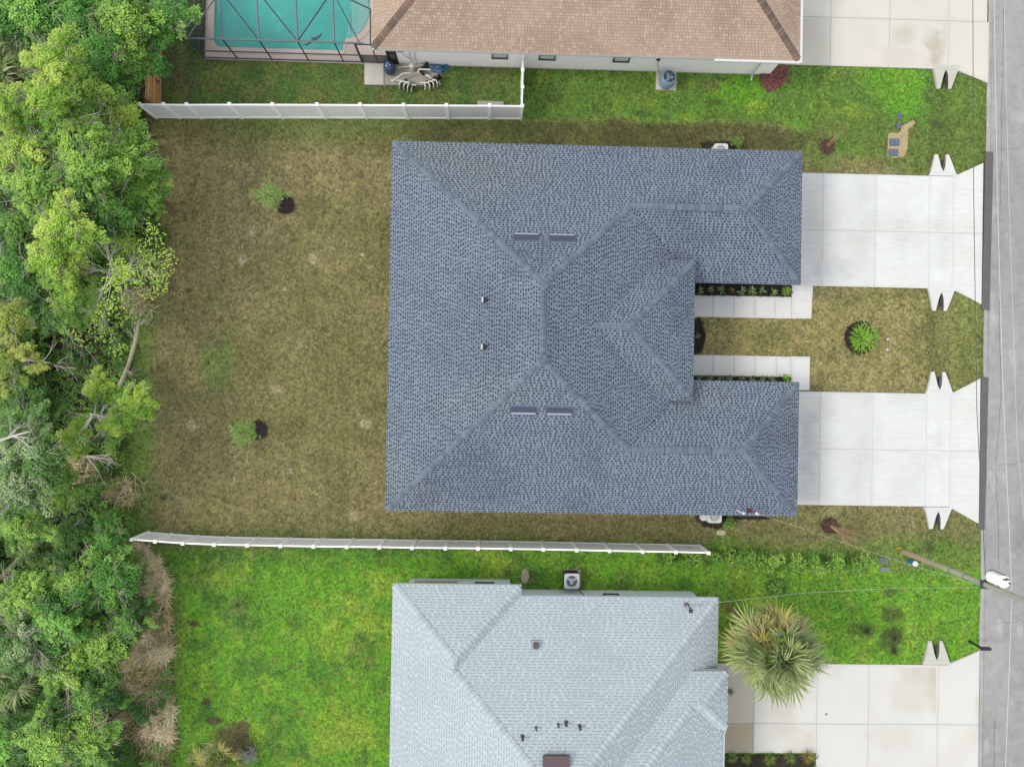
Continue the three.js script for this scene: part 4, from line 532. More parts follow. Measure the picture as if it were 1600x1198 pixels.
  for (const zz of [z - 1.7, z - 3.6, z - 5.6]) bar('post', [xs[0], 0.1, zz], [xs[0], H, zz], 0.04, al); for (const y of [0.16, 0.95]) bar('beam', [xs[0], y, z], [xs[0], y, dz0], 0.035, al); bar('brace', [xs[0], 0.2, z - 1.7], [xs[0], H, z], 0.03, al);
  const scr = new THREE.MeshStandardMaterial({ color: 0x1c1d20, transparent: true, opacity: 0.14, roughness: 0.9, side: THREE.DoubleSide }), scrSide = new THREE.MeshStandardMaterial({ color: 0x232428, transparent: true, opacity: 0.62, roughness: 0.9, side: THREE.DoubleSide });
  const Q = (a, b, e, f, m) => mesh('screen', new G().quad(a, b, e, f, [1, 1, 1]).geo(), m, c);
  Q([xs[0], 0.1, z + 0.001], [xs[5], 0.1, z + 0.001], [xs[5], H, z + 0.001], [xs[0], H, z + 0.001], scr); Q([xs[0] - 0.001, 0.1, z], [xs[0] - 0.001, H, z], [xs[0] - 0.001, H, dz0], [xs[0] - 0.001, 0.1, dz0], scrSide);
  Q([xs[0], H, z], [es.x, H, z], [xs[4] + 1.9, RY, RZ], [xs[0] + 2.1, RY, RZ], new THREE.MeshStandardMaterial({ color: 0x303438, transparent: true, opacity: 0.06, roughness: 0.9, side: THREE.DoubleSide }));
  // door bay in the corner by the house
  { const g = new G(), x0 = W(566, 97)[0], x1 = -6.45; for (const x of [x0 + 0.05, x1]) g.box(x, 1.15, z, 0.07, 2.2, 0.07, al); for (const y of [0.15, 0.95, 2.2]) g.box((x0 + x1) / 2, y, z, x1 - x0, 0.06, 0.05, al); const q = mesh('door', g.geo(), am, c); mesh('kick_panel', new G().box((x0 + x1) / 2, 0.55, z - 0.01, x1 - x0 - 0.1, 0.74, 0.012, C(120, 118, 120)).geo(), am, q); }
}
{ // equipment pads and pool plant
  const p1 = paved('equipment_pad', 'pale clean concrete square beside the pool equipment'); slab([W(569.5, 97.5), W(600, 98), W(600, 133.5), W(569.5, 133)], p1, C(226, 224, 218), wornConcrete, 0.09);
  const p2 = paved('equipment_pad', 'grey stained concrete slab under the pool equipment'); slab([W(600.5, 98), W(690, 100), W(690, 120), W(672, 134), W(600.5, 133.5)], p2, C(184, 182, 176), wornConcrete, 0.085);
  const f = W(610, 112), t = thing('pool_filter', 'dark blue domed pool filter tank on the grey slab', 'pool filter', [f[0], 0.08, f[1]]);
  mesh('tank', new G().add(new THREE.LatheGeometry([[0.0, 0], [0.24, 0], [0.3, 0.08], [0.32, 0.2], [0.32, 0.55], [0.28, 0.72], [0.16, 0.84], [0.0, 0.88]].map(q => new THREE.Vector2(...q)), 28), null, C(62, 84, 122)).geo(), mat(0.22, { k: 'gloss' }), t);
  { const g = new G(); g.add(new THREE.TorusGeometry(0.325, 0.02, 8, 28), m4(0, 0.42, 0, Math.PI / 2), C(40, 44, 56)); mesh('clamp_band', g.geo(), mat(0.4), t); const k = new G(); k.add(new THREE.CylinderGeometry(0.07, 0.1, 0.12, 12), m4(0, 0.92, 0), C(120, 146, 190)); k.box(0.1, 0.86, 0.05, 0.06, 0.08, 0.06, C(228, 232, 238)); mesh('valve', k.geo(), mat(0.3), t); const m = new G(); m.box(0.0, 0.25, -0.4, 0.3, 0.35, 0.2, C(34, 36, 40)); m.tube([[0.2, 0.5, -0.3], [0.32, 0.5, -0.42], [0.32, 0.05, -0.42]], 0.05, C(30, 30, 34), 8); mesh('motor_housing', m.geo(), mat(0.5), t); }
  const q = W(645, 110), u = thing('chlorinator', 'white upright chlorinator canister amid the pool piping', 'chlorinator', [q[0], 0.08, q[1]]);
  mesh('canister', new G().add(new THREE.LatheGeometry([[0, 0], [0.13, 0], [0.14, 0.06], [0.13, 0.5], [0.1, 0.56], [0, 0.58]].map(v => new THREE.Vector2(...v)), 20), null, C(230, 228, 218)).geo(), mat(0.35), u); mesh('lid', new G().add(new THREE.CylinderGeometry(0.145, 0.145, 0.07, 20), m4(0, 0.52, 0), C(206, 204, 196)).geo(), mat(0.4), u);
  const pump = W(652, 104), pu = thing('pool_pump', 'black pool pump lying between the white pipes', 'pump', [pump[0], 0.08, pump[1]], 0.3); mesh('motor', new G().add(new THREE.CylinderGeometry(0.11, 0.11, 0.5, 16), m4(0.25, 0.16, 0.3, 0, 0.4, Math.PI / 2), C(40, 42, 46)).geo(), mat(0.4), pu); mesh('strainer', new G().add(new THREE.CylinderGeometry(0.12, 0.12, 0.3, 16), m4(0.55, 0.2, 0.2), C(32, 34, 38)).geo(), mat(0.35), pu);
  const pt = thing('pool_piping', 'bent white plastic pipes and manifold loops round the pool pump', 'pipes'); const pvc = C(236, 236, 230), pm = mat(0.35, { k: 'pvc' });
  const B = (px, py, y) => { const [x, z] = W(px, py, y); return [x, y, z]; }; const run = (pts, r2 = 0.035) => { const curve = new THREE.CatmullRomCurve3(pts.map(v => V(...v)), false, 'catmullrom', 0.12); mesh('pipe', new G().tube(curve.getPoints(24).map(v => [v.x, v.y, v.z]), r2, pvc, 8).geo(), pm, pt); };
  run([B(612, 125, 0.45), B(613, 126.5, 0.5), B(629, 115, 0.5), B(640, 114, 0.45)], 0.05); run([B(654, 108, 0.5), B(662, 108.3, 0.5), B(672.5, 108.5, 0.5)], 0.05); run([B(655, 108, 0.5), B(652.5, 114, 0.35)], 0.045); run([B(665, 117, 0.4), B(671, 119, 0.45), B(675, 125, 0.4)], 0.05); run([B(621, 105.5, 0.3), B(630, 104.5, 0.32), B(642, 103.5, 0.3)], 0.03); run([B(645, 103, 0.3), B(660, 101.5, 0.3), B(672, 103, 0.2)], 0.028);
  for (const [x, y, h] of [[624, 129, 1], [631, 131, 0.9], [637, 133, 0.8], [643, 134, 0.7]]) run([B(x + 7, y - 1, 0.5 * h), B(x + 2, y - 1.5, 0.58 * h), B(x - 0.5, y + 3, 0.5 * h), B(x, y + 9, 0.06)], 0.042);
  for (const [x, y, h] of [[664, 131, 0.7], [671, 131, 0.8], [677, 129, 0.95], [683, 127, 1]]) run([B(x - 8, y - 2, 0.5 * h), B(x - 2, y - 2, 0.58 * h), B(x + 0.5, y + 3, 0.5 * h), B(x, y + 9, 0.06)], 0.042); run([B(686, 127, 0.3), B(688, 133, 0.05)], 0.04); run([B(616, 126, 0.3), B(624, 125.5, 0.5), B(640, 129, 0.5)], 0.04);
  { const g = new G(); reseed(31); for (const [x, y] of [[629, 130], [635, 132], [641, 134], [668, 128], [674, 127], [681, 122], [686, 118], [660, 113], [634, 126]]) { const [a, b] = W(x, y, 0.4); g.box(a, 0.3, b, R(0.12, 0.2), R(0.18, 0.5), R(0.1, 0.18), C(34, 34, 38), R(0, 3)); } mesh('valve_actuator', g.geo(), mat(0.5), pt, 'stuff'); }
  { const g = new G(), pts = []; reseed(8); const [a, b] = W(686, 106); for (let i = 0; i < 220; i++) { const t = i / 220, A = t * 2.2 * 6.283 * 3, rr = 0.22 + 0.17 * Math.sin(A * 0.37 + 1) * Math.cos(A * 0.11); pts.push([a + Math.cos(A) * rr * 1.6 + (t - 0.5) * 0.5, 0.05 + 0.1 * t + 0.03 * Math.sin(A * 2.3), b + Math.sin(A) * rr * 0.8]); } g.tube(pts, 0.026, C(32, 116, 182), 6); tag(mesh('garden_hose', g.geo(), mat(0.4, { k: 'hose' })), 'tangled blue hose on the ground beside the pool piping', 'hose'); }
}
// ---------------------------------------------------------------- air conditioners
{
  const pad = (name, label, cx, cz, w, d, col) => { const o = paved(name, label); slab(rect(cx - w / 2, cz - d / 2, cx + w / 2, cz + d / 2), o, col, wornConcrete, 0.1); return o; };
  { const [x, z] = W(1040.5, 124.5); pad('concrete_pad', 'square concrete pad under the round grey condenser', x, z, 1.2, 1.28, C(226, 222, 210)); const [ux, uz] = W(1040, 130); const o = thing('air_conditioner', 'rounded blue grey condenser on its pad by the white wall', 'air conditioner', [ux, 0.1, uz]), c = C(150, 178, 206);
    mesh('cabinet', new G().add(new THREE.LatheGeometry([[0, 0], [0.42, 0], [0.44, 0.03], [0.42, 0.6], [0.4, 0.72], [0.34, 0.78]].map(v => new THREE.Vector2(...v)), 32), null, c).geo(), mat(0.4), o);
    { const g = new G(); for (let k = 0; k < 11; k++) g.add(new THREE.TorusGeometry(0.425, 0.008, 6, 32), m4(0, 0.08 + k * 0.05, 0, Math.PI / 2), mul3(c, 0.72)); mesh('louvre', g.geo(), mat(0.4), o); }
    { const g = new G(); g.add(new THREE.CylinderGeometry(0.3, 0.3, 0.02, 28), m4(0, 0.69, 0), C(30, 38, 48)); for (let k = 0; k < 3; k++) g.add(new THREE.BoxGeometry(0.27, 0.012, 0.13), m4(0.13 * Math.cos(k * 2.09), 0.715, -0.13 * Math.sin(k * 2.09), 0.2, k * 2.09), C(150, 166, 182)); mesh('fan', g.geo(), mat(0.5), o); const r = new G(); for (const q of [0.1, 0.17, 0.24, 0.31]) r.add(new THREE.TorusGeometry(q, 0.006, 5, 28), m4(0, 0.785, 0, Math.PI / 2), c); for (let k = 0; k < 8; k++) r.tube([[0, 0.785, 0], [0.34 * Math.cos(k * 0.785), 0.782, 0.34 * Math.sin(k * 0.785)]], 0.006, c, 4); mesh('grille', r.geo(), mat(0.4), o); }
    { const g = new G(); g.tube([[0.45, 0.2, -0.1], [0.62, 0.2, 0.1], [0.62, -0.05, 0.2]], 0.02, C(226, 226, 222), 6); mesh('conduit', g.geo(), mat(0.5), o); } }
  const square = (label, px, py, s, h, base, body, topc) => { const e = at(px, py, h + 0.1), o = thing('air_conditioner', label, 'air conditioner', [e.x, 0.1, e.z]); const r = 0.12, q = []; for (const [sx, sz, a] of [[1, 1, 0], [-1, 1, 1], [-1, -1, 2], [1, -1, 3]]) for (let i = 0; i <= 4; i++) { const A = (a + i / 4) * Math.PI / 2; q.push([sx * (s / 2 - r) + Math.cos(A) * r, sz * (s / 2 - r) + Math.sin(A) * r]); }
    mesh('cabinet', new G().prism(q.map(v => [v[0] * 0.97, v[1] * 0.97]), 0, h - 0.06, body, body).geo(), mat(0.5), o); const hs = new THREE.Shape(q.map(v => new THREE.Vector2(...v))); const hp = new THREE.Path(); hp.absarc(0, 0, s * 0.37, 0, 6.2832, true); hs.holes.push(hp); const tg = new THREE.ExtrudeGeometry(hs, { depth: 0.06, bevelEnabled: false, curveSegments: 24 }); tg.rotateX(Math.PI / 2); mesh('top_panel', new G().add(tg, m4(0, h, 0), topc).geo(), mat(0.35), o);
    const lg = new G(); for (let k = 0; k < 10; k++) for (const [sx, sz, w, d] of [[0, 1, s * 0.8, 0.012], [0, -1, s * 0.8, 0.012], [1, 0, 0.012, s * 0.8], [-1, 0, 0.012, s * 0.8]]) lg.box(sx * s * 0.488, 0.08 + k * 0.065, sz * s * 0.488, w, 0.02, d, mul3(body, 1.4)); mesh('louvre', lg.geo(), mat(0.5), o);
    const g = new G(); g.add(new THREE.CylinderGeometry(0.11, 0.11, 0.05, 16), m4(0, h - 0.05, 0), topc); for (let k = 0; k < 3; k++) g.add(new THREE.BoxGeometry(s * 0.3, 0.012, s * 0.2), m4(s * 0.19 * Math.cos(k * 2.09 + 0.5), h - 0.055, -s * 0.19 * Math.sin(k * 2.09 + 0.5), 0.25, k * 2.09 + 0.5), mul3(topc, 0.85)); mesh('fan', g.geo(), mat(0.4), o);
    const r2 = new G(); for (const qq of [0.12, 0.2, 0.28, 0.36]) r2.add(new THREE.TorusGeometry(qq * s, 0.005, 5, 28), m4(0, h - 0.004, 0, Math.PI / 2), topc); for (let k = 0; k < 12; k++) r2.tube([[0, h - 0.004, 0], [s * 0.37 * Math.cos(k * 0.5236), h - 0.004, s * 0.37 * Math.sin(k * 0.5236)]], 0.004, topc, 4); mesh('grille', r2.geo(), mat(0.4), o); return o; };
  { const e = W(894, 903); pad('concrete_pad', 'brownish concrete pad under the white square condenser', e[0], e[1], 1.02, 1.06, C(206, 186, 160)); square('white square condenser with black sides on its pad by the pale roof', 893.5, 908, 0.86, 0.82, 0.1, C(40, 42, 46), C(214, 222, 230)); }
  { const a = square('white condenser half hidden under the lower eave of the dark roof', 1117, 806, 0.8, 0.8, 0.1, C(196, 200, 204), C(226, 232, 238)); const e = at(1100.5, 808.5, 0.5), o = thing('utility_box', 'small white utility box left of the condenser under the lower eave', 'utility box', [e.x, 0.1, e.z]); mesh('cabinet', new G().box(0, 0.22, 0, 0.34, 0.44, 0.3, C(222, 224, 224)).geo(), mat(0.5), o); mesh('lid', new G().box(0, 0.455, 0, 0.38, 0.03, 0.34, C(236, 236, 236)).geo(), mat(0.5), o); }
  square('white condenser peeping out under the upper eave of the dark roof', 1127, 235, 0.8, 0.8, 0.1, C(196, 200, 204), C(228, 236, 244));
}
// ---------------------------------------------------------------- mulch beds
const chipMat = mat(0.95, { k: 'chip' });
function mulch(label, poly, tone, n, cut = () => true) { // a low mound of bark chips
  const o = thing('mulch_bed', label, 'mulch bed'); delete o.userData.category; o.userData.category = 'mulch bed'; const cx = poly.reduce((s, q) => s + q[0], 0) / poly.length, cz = poly.reduce((s, q) => s + q[1], 0) / poly.length;
  const b = new G(); for (let i = 0; i < poly.length; i++) { const p = poly[i], q = poly[(i + 1) % poly.length], m = v => [mix(v[0], cx, 0.25), 0.07, mix(v[1], cz, 0.25)]; b.quad([p[0], groundY(...p) - 0.02, p[1]], m(p), m(q), [q[0], groundY(...q) - 0.02, q[1]], mul3(tone, 0.55)); b.tri(m(p), [cx, 0.075, cz], m(q), mul3(tone, 0.55)); } mesh('mound', b.geo(), chipMat, o);
  const g = new G(), bb = boxed(poly); let k = 0; for (let t = 0; t < n * 6 && k < n; t++) { const x = R(bb[0] - 0.06, bb[1] + 0.06), z = R(bb[2] - 0.06, bb[3] + 0.06), xx = x + R(-0.07, 0.07), zz = z + R(-0.07, 0.07); if (!inPoly(xx, zz, poly)) continue; k++; const l = R(0.05, 0.13), w = R(0.02, 0.05), A = R(0, 6.28), c = mul3(tone, R(0.4, 1.7)), dx = Math.cos(A), dz = Math.sin(A), y = 0.085 + R(0, 0.03), ti = R(-0.03, 0.03); g.quad([x - dx * l / 2 - dz * w / 2, y - ti, z - dz * l / 2 + dx * w / 2], [x + dx * l / 2 - dz * w / 2, y + ti, z + dz * l / 2 + dx * w / 2], [x + dx * l / 2 + dz * w / 2, y + ti, z + dz * l / 2 - dx * w / 2], [x - dx * l / 2 + dz * w / 2, y - ti, z - dz * l / 2 - dx * w / 2], c); }
  mesh('chips', g.geo(), chipMat, o, 'stuff'); keepOff(poly); return o;
}
const ring = (cx, cz, rx, rz, n = 22, w = 0.08) => Array.from({ length: n }, (_, i) => { const a = i / n * 6.283, k = 1 + w * (fbm(cx + Math.cos(a) * 2 + 50, cz + Math.sin(a) * 2 + 50, 2) - 0.5) * 2; return [cx + Math.cos(a) * rx * k, cz + Math.sin(a) * rz * k]; });
const rpx = (px, py, rx, ry, w) => { const [x, z] = W(px, py); return ring(x, z, rx / 27, ry / 27, 22, w); };
reseed(300);
mulch('black mulch ring round the bright green clump in the front lawn', rpx(1342, 528, 24, 27, 0.06), C(62, 52, 46), 700);
mulch('black mulch circle beside the young tree, upper of the two in the brown back yard', rpx(446, 319.5, 14, 15, 0.1), C(58, 50, 50), 420);
mulch('black mulch circle beside the young tree, lower of the two in the brown back yard', rpx(403, 672, 14, 15, 0.1), C(58, 50, 50), 420);
mulch('small brown mulch mound with a dead sapling near the meter lids', rpx(1292, 229, 11, 12, 0.15), C(104, 78, 66), 300);
mulch('small brown mulch mound with a dead sapling below the lower white driveway', rpx(1297, 821, 14, 13, 0.15), C(96, 74, 62), 320);
mulch('red mulch bed at the corner of the white house wall', [W(1187, 108), W(1196, 104), W(1232, 104), W(1231, 116), W(1226, 129), W(1214, 139), W(1202, 144), W(1192, 136), W(1187, 122)], C(140, 88, 86), 1300);
mulch('black planting bed along the wall above the upper front walk', [W(1080, 440), W(1236, 441), W(1236, 463), W(1080, 461)], C(44, 36, 34), 1200);
mulch('black planting bed along the wall below the lower front walk', [W(1080, 587.5), W(1235, 589), W(1235, 612), W(1080, 610)], C(44, 36, 34), 1000);
mulch('dark planting bed at the porch between the two front walks', [W(1070, 497), W(1096, 497), W(1100, 512), W(1104, 524), W(1101, 538), W(1095, 552), W(1070, 552)], C(46, 38, 34), 500);
mulch('dark mulch strip round the condenser under the lower eave', [W(1086, 795), W(1122, 796), W(1140, 800), W(1205, 802), W(1205, 811), W(1140, 812), W(1127, 826), W(1098, 824), W(1088, 812)], C(70, 56, 50), 600);
mulch('dark mulch strip round the condenser under the upper eave', [W(1095, 222), W(1140, 220), W(1150, 226), W(1150, 246), W(1095, 246)], C(70, 58, 52), 380);
mulch('dark bed of spiky plants set in the bottom driveway', [W(1130, 1177), W(1276, 1177.5), W(1276, 1202), W(1130, 1202)], C(66, 62, 44), 700);

// ---------------------------------------------------------------- plants
const leafMat = new THREE.MeshStandardMaterial({ vertexColors: true, roughness: 0.62, side: THREE.DoubleSide }), barkMat = new THREE.MeshStandardMaterial({ vertexColors: true, roughness: 0.95, map: grainTex(0.7, 1.2, 16, 256, 2), side: THREE.DoubleSide });
function leaf(g, x, y, z, l, w, az, tilt, col) { // a folded pointed leaf: base at x,y,z, length along az, rising by tilt
  const dx = Math.cos(az), dz = Math.sin(az), cy = Math.cos(tilt), sy = Math.sin(tilt), ex = dx * cy * l, ey = sy * l, ez = dz * cy * l, wx = -dz * w / 2, wz = dx * w / 2, mx = x + ex * 0.45, my = y + ey * 0.45, mz = z + ez * 0.45, t = [x + ex, y + ey - l * 0.08, z + ez], f = w * 0.18;
  g.tri([x, y, z], [mx + wx, my + f, mz + wz], t, col); g.tri([x, y, z], t, [mx - wx, my + f, mz - wz], mul3(col, 0.94));
}
function blade(g, x, y, z, l, w, az, rise, droop, col, n = 3) { // a strap leaf that arches over
  let px = x, py = y, pz = z, el = rise; const dx = Math.cos(az), dz = Math.sin(az);
  for (let i = 0; i < n; i++) { const s = l / n, qx = px + dx * Math.cos(el) * s, qy = py + Math.sin(el) * s, qz = pz + dz * Math.cos(el) * s, w0 = w * (1 - Math.pow(i / n, 2)) / 2, w1 = w * (1 - Math.pow((i + 1) / n, 2)) / 2;
    if (i === n - 1) g.tri([px - dz * w0, py, pz + dx * w0], [qx, qy, qz], [px + dz * w0, py, pz - dx * w0], col); else g.quad([px - dz * w0, py, pz + dx * w0], [qx - dz * w1, qy, qz + dx * w1], [qx + dz * w1, qy, qz - dx * w1], [px + dz * w0, py, pz - dx * w0], col);
    px = qx; py = qy; pz = qz; el -= droop / n; }
}
function branch(g, p, az, el, len, r, depth, col, tips, spread = 0.6, seg = 3) { // tapered, crooked, forking
  const pts = [p], rs = [r]; let a = az, e = el, q = p; for (let i = 0; i < seg; i++) { a += R(-0.22, 0.22); e += R(-0.14, 0.12); q = [q[0] + Math.cos(a) * Math.cos(e) * len / seg, q[1] + Math.sin(e) * len / seg, q[2] + Math.sin(a) * Math.cos(e) * len / seg]; pts.push(q); rs.push(r * (1 - 0.5 * (i + 1) / seg)); }
  g.tube(pts, rs, col, depth > 1 ? 6 : 4, false); if (tips) tips.push([q, depth]);
  if (depth > 0) { const n = depth > 1 ? 3 : 2 + (rnd() < 0.5 ? 1 : 0); for (let k = 0; k < n; k++) { const i = 1 + Math.floor(rnd() * seg); branch(g, pts[Math.min(seg, i)], a + R(-spread, spread) * (1 + k * 0.3), e + R(-0.35, 0.4), len * R(0.5, 0.75), rs[Math.min(seg, i)] * 0.7, depth - 1, col, tips, spread, seg); } }
}
// crown types of the wood: base colours and habit
const PAL = {
  mid: [C(123, 180, 63), C(189, 235, 99), C(72, 128, 42)], bright: [C(167, 218, 69), C(220, 248, 110), C(112, 170, 48)], cool: [C(101, 174, 63), C(167, 231, 101), C(61, 122, 42)],
  silver: [C(120, 172, 82), C(196, 216, 164), C(82, 136, 52)],
  olive: [C(164, 188, 72), C(200, 214, 100), C(118, 148, 54)], deep: [C(94, 154, 53), C(149, 204, 82), C(55, 104, 38)]
};
function crownGeo(s, pal, n, leafL) { // plan radius about 1: ragged sprays of leaves set at many depths, with holes between
  reseed(s); const g = new G(), sprays = [], ns = 170 + Math.floor(rnd() * 50), ph = R(0, 6.28), lobes = 3 + Math.floor(rnd() * 3);
  for (let i = 0; i < ns; i++) { const a = rnd() * 6.283, edge = (0.86 + 0.2 * Math.sin(a * lobes + ph) + 0.14 * Math.sin(a * 7 + ph * 2)) * (rnd() < 0.07 ? 1.2 : 1), rr = Math.pow(rnd(), 0.56) * edge; if (fbm(Math.cos(a) * rr * 2.6 + s, Math.sin(a) * rr * 2.6, 2) < 0.40 && rnd() < 0.85) continue;
    const dome = 0.8 * Math.sqrt(Math.max(0.02, 1 - rr * rr / (edge * edge) * 0.92)), y = dome * (rnd() < 0.7 ? R(0.72, 1.08) : R(0.25, 0.7)); sprays.push([Math.cos(a) * rr * 0.9, y, Math.sin(a) * rr * 0.9, R(0.07, 0.19), fbm(Math.cos(a) * rr * 1.7 + s * 3, Math.sin(a) * rr * 1.7 + 9, 2), rnd(), a + R(-0.8, 0.8)]); }
  for (let i = 0; i < n; i++) {
    const c = sprays[Math.floor(rnd() * sprays.length)], th = rnd() * 6.283, q = Math.sqrt(rnd()), el = 1.35, u = Math.cos(th) * q * c[3] * el, w = Math.sin(th) * q * c[3] / el, x = c[0] + Math.cos(c[6]) * u - Math.sin(c[6]) * w, z = c[2] + Math.sin(c[6]) * u + Math.cos(c[6]) * w, y = c[1] + R(-0.5, 0.5) * c[3] * 0.7 - q * q * c[3] * 0.35;
    let col = mix3(pal[0], pal[1], clamp((c[4] - 0.42) * 2.2 + (c[5] - 0.5) * 0.8 + R(-0.25, 0.35))); col = mix3(col, pal[2], clamp((0.5 - c[4]) * 2.6 + R(-0.2, 0.25)));
    leaf(g, x, y, z, leafL * R(0.6, 1.5), leafL * R(0.4, 0.7), th + R(-1.2, 1.2), R(-0.7, 0.45), mul3(col, R(0.8, 1.2)));
  }
  const w = new G(), wc = C(196, 190, 176); for (let i = 0; i < 8; i++) branch(w, [R(-0.06, 0.06), 0.12, R(-0.06, 0.06)], i / 8 * 6.283 + R(-0.3, 0.3), R(0.35, 1.1), R(0.6, 0.95), 0.024, 2, mul3(wc, R(0.8, 1.3)), null, 0.7);
  return [g.geo(false), w.geo()];
}
const crowns = {}; let cs = 1;
for (const k in PAL) crowns[k] = [0, 1].map(i => crownGeo(1000 + 37 * cs++, PAL[k], 10500, 0.066));
const trunkGeo = (() => { reseed(12); const g = new G(); g.tube([[0, -0.2, 0], [0.03, 0.3, 0.01], [-0.02, 0.65, 0.04], [0.02, 1, 0]], [0.062, 0.048, 0.042, 0.03], i => C(134 - i * 4, 122 - i * 4, 104), 8); return g.geo(); })();
// trees: plan position of the crown's middle, plan radius, height of the crown's middle, palette, label
const TREES = [
  [30, 18, 62, 5.5, 'cool', 'blue green broad crown in the top left corner of the photograph'], [112, 22, 56, 5, 'cool', 'blue green leafy crown at the upper photo edge, second from the left corner'], [188, 30, 56, 4.6, 'mid', 'leafy green crown at the upper photo edge, midway between the corner and the pool'], [252, 22, 46, 3.8, 'cool', 'low spreading crown at the upper photo edge nearest the pool cage'],
  [200, 84, 50, 3.6, 'cool', 'vine-like green crown hanging over the timber fence'], [148, 78, 44, 4.8, 'cool', 'dark green crown between the yellow green tree and the timber fence'], [84, 92, 46, 7, 'bright', 'tall yellow green crown standing above the dark trees, upper of a pair'], [72, 156, 42, 7, 'bright', 'tall yellow green crown standing above the dark trees, lower of a pair'], [6, 160, 40, 7, 'bright', 'yellow green crown cut by the left photo edge beside the fan palm'],
  [136, 140, 44, 4.6, 'mid', 'mid green crown left of the dark gap at the white fence end'], [176, 176, 44, 3.6, 'bright', 'light green low crown touching the left end of the upper white fence'], [104, 205, 54, 6, 'mid', 'broad mid green crown level with the upper white fence'], [32, 226, 52, 6, 'bright', 'yellowish crown at the left photo edge below the upper white fence level'],
  [196, 246, 54, 4.6, 'mid', 'rounded crown overhanging the upper left corner of the brown yard'], [134, 268, 52, 6, 'mid', 'dense crown west of the brown yard, behind the overhanging one'], [56, 288, 54, 6, 'mid', 'dense mid green crown near the left photo edge, level with the upper young tree'], [218, 302, 42, 3.8, 'mid', 'round bushy crown at the yard edge just above the bare branched tree'], [164, 328, 46, 5, 'deep', 'darker crown inland above the bare branched tree'],
  [98, 352, 48, 6.4, 'bright', 'loose yellow green crown left of the bare branched tree'], [22, 350, 52, 5.4, 'deep', 'dark crown at the left photo edge, level with the bare branched tree top'], [82, 408, 46, 5.6, 'bright', 'yellow green spray of leaves directly left of the bare branched tree'], [18, 420, 46, 5, 'cool', 'bluish crown at the left photo edge, level with the bare branched tree'], [50, 470, 42, 4.6, 'deep', 'dark crown below the yellow green spray'], [106, 476, 36, 4.6, 'mid', 'small crown beneath the bare branched tree, on its left'],
  [6, 500, 34, 7, 'olive', 'yellow olive crown at the left photo edge, upper of the two'], [14, 566, 40, 7.5, 'olive', 'yellow olive crown at the left photo edge, lower of the two'], [152, 604, 26, 2.6, 'bright', 'small bright green bush beside the leaning snag'], [206, 634, 34, 3, 'bright', 'bright green sapling crown leaning over the brown yard'], [176, 662, 24, 3, 'bright', 'bright green tuft just inside the sapling at the yard edge'],
  [40, 648, 42, 5, 'deep', 'dark crown at the left photo edge above the silvery tree'], [46, 700, 58, 6.2, 'silver', 'silvery leaved crown, upper of two'], [24, 762, 52, 6, 'silver', 'silvery leaved crown, lower of two, at the left photo edge'], [112, 690, 32, 3.6, 'bright', 'thin yellow green crown right of the upper silvery tree'], [94, 764, 36, 3.8, 'mid', 'green crown right of the lower silvery tree'], [30, 826, 40, 4.6, 'mid', 'green crown above the long fallen log'],
  [166, 842, 32, 2.4, 'cool', 'low bushy growth by the left end of the lower white fence'], [112, 842, 34, 2.6, 'deep', 'low dark bush beside the fallen branches'], [166, 908, 46, 3, 'cool', 'wide low thicket crown below the lower white fence end'], [108, 910, 42, 3.4, 'mid', 'thicket crown right of the small fan palm'], [30, 936, 46, 4, 'mid', 'leafy crown at the left photo edge below the fallen log'], [86, 968, 52, 4, 'cool', 'broad thicket crown midway down the lower wood'], [196, 968, 40, 2.6, 'deep', 'low thicket crown beside the straw coloured grass, upper of three'],
  [36, 1012, 52, 4.4, 'silver', 'pale dusty green crown near the left photo edge in the lower wood'], [92, 1046, 46, 3.6, 'mid', 'green crown in the middle of the lower wood'], [152, 1016, 44, 3, 'mid', 'olive tinged thicket crown near the straw coloured grass, middle of three'], [142, 1090, 46, 3.4, 'deep', 'dark thicket crown near the straw coloured grass, lowest of three'], [74, 1152, 50, 4.2, 'mid', 'rounded green crown near the bottom left corner'], [138, 1156, 46, 3.6, 'mid', 'green crown right of the rounded one near the bottom left corner'], [12, 1180, 42, 4, 'cool', 'leafy crown in the bottom left corner'], [12, 1090, 36, 3, 'deep', 'dark crown at the left photo edge near the dark palm fronds']
];
TREES.forEach(([px, py, r, h, pal, label], i) => {
  reseed(4000 + i * 13); const c = at(px, py, h), rad = r * (FLY - h) / 1080 * 1.12, o = thing('tree', label, 'tree', [c.x, 0, c.z]), [lg, wg] = crowns[pal][i % 2], vs = rad * R(0.72, 0.92), y0 = Math.max(0.25, h - 0.45 * vs);
  const cr = mesh('crown', lg, leafMat, o); cr.position.y = y0; cr.scale.set(rad, vs, rad); cr.rotation.y = R(0, 6.28);
  const bw = mesh('branch', wg, barkMat, o); bw.position.y = y0 - 0.05; bw.scale.set(rad, vs, rad); bw.rotation.y = R(0, 6.28);
  const t = mesh('trunk', trunkGeo, barkMat, o); const k = Math.max(0.8, rad * 0.75); t.scale.set(k, y0 + 0.3, k); t.rotation.y = R(0, 6);
});
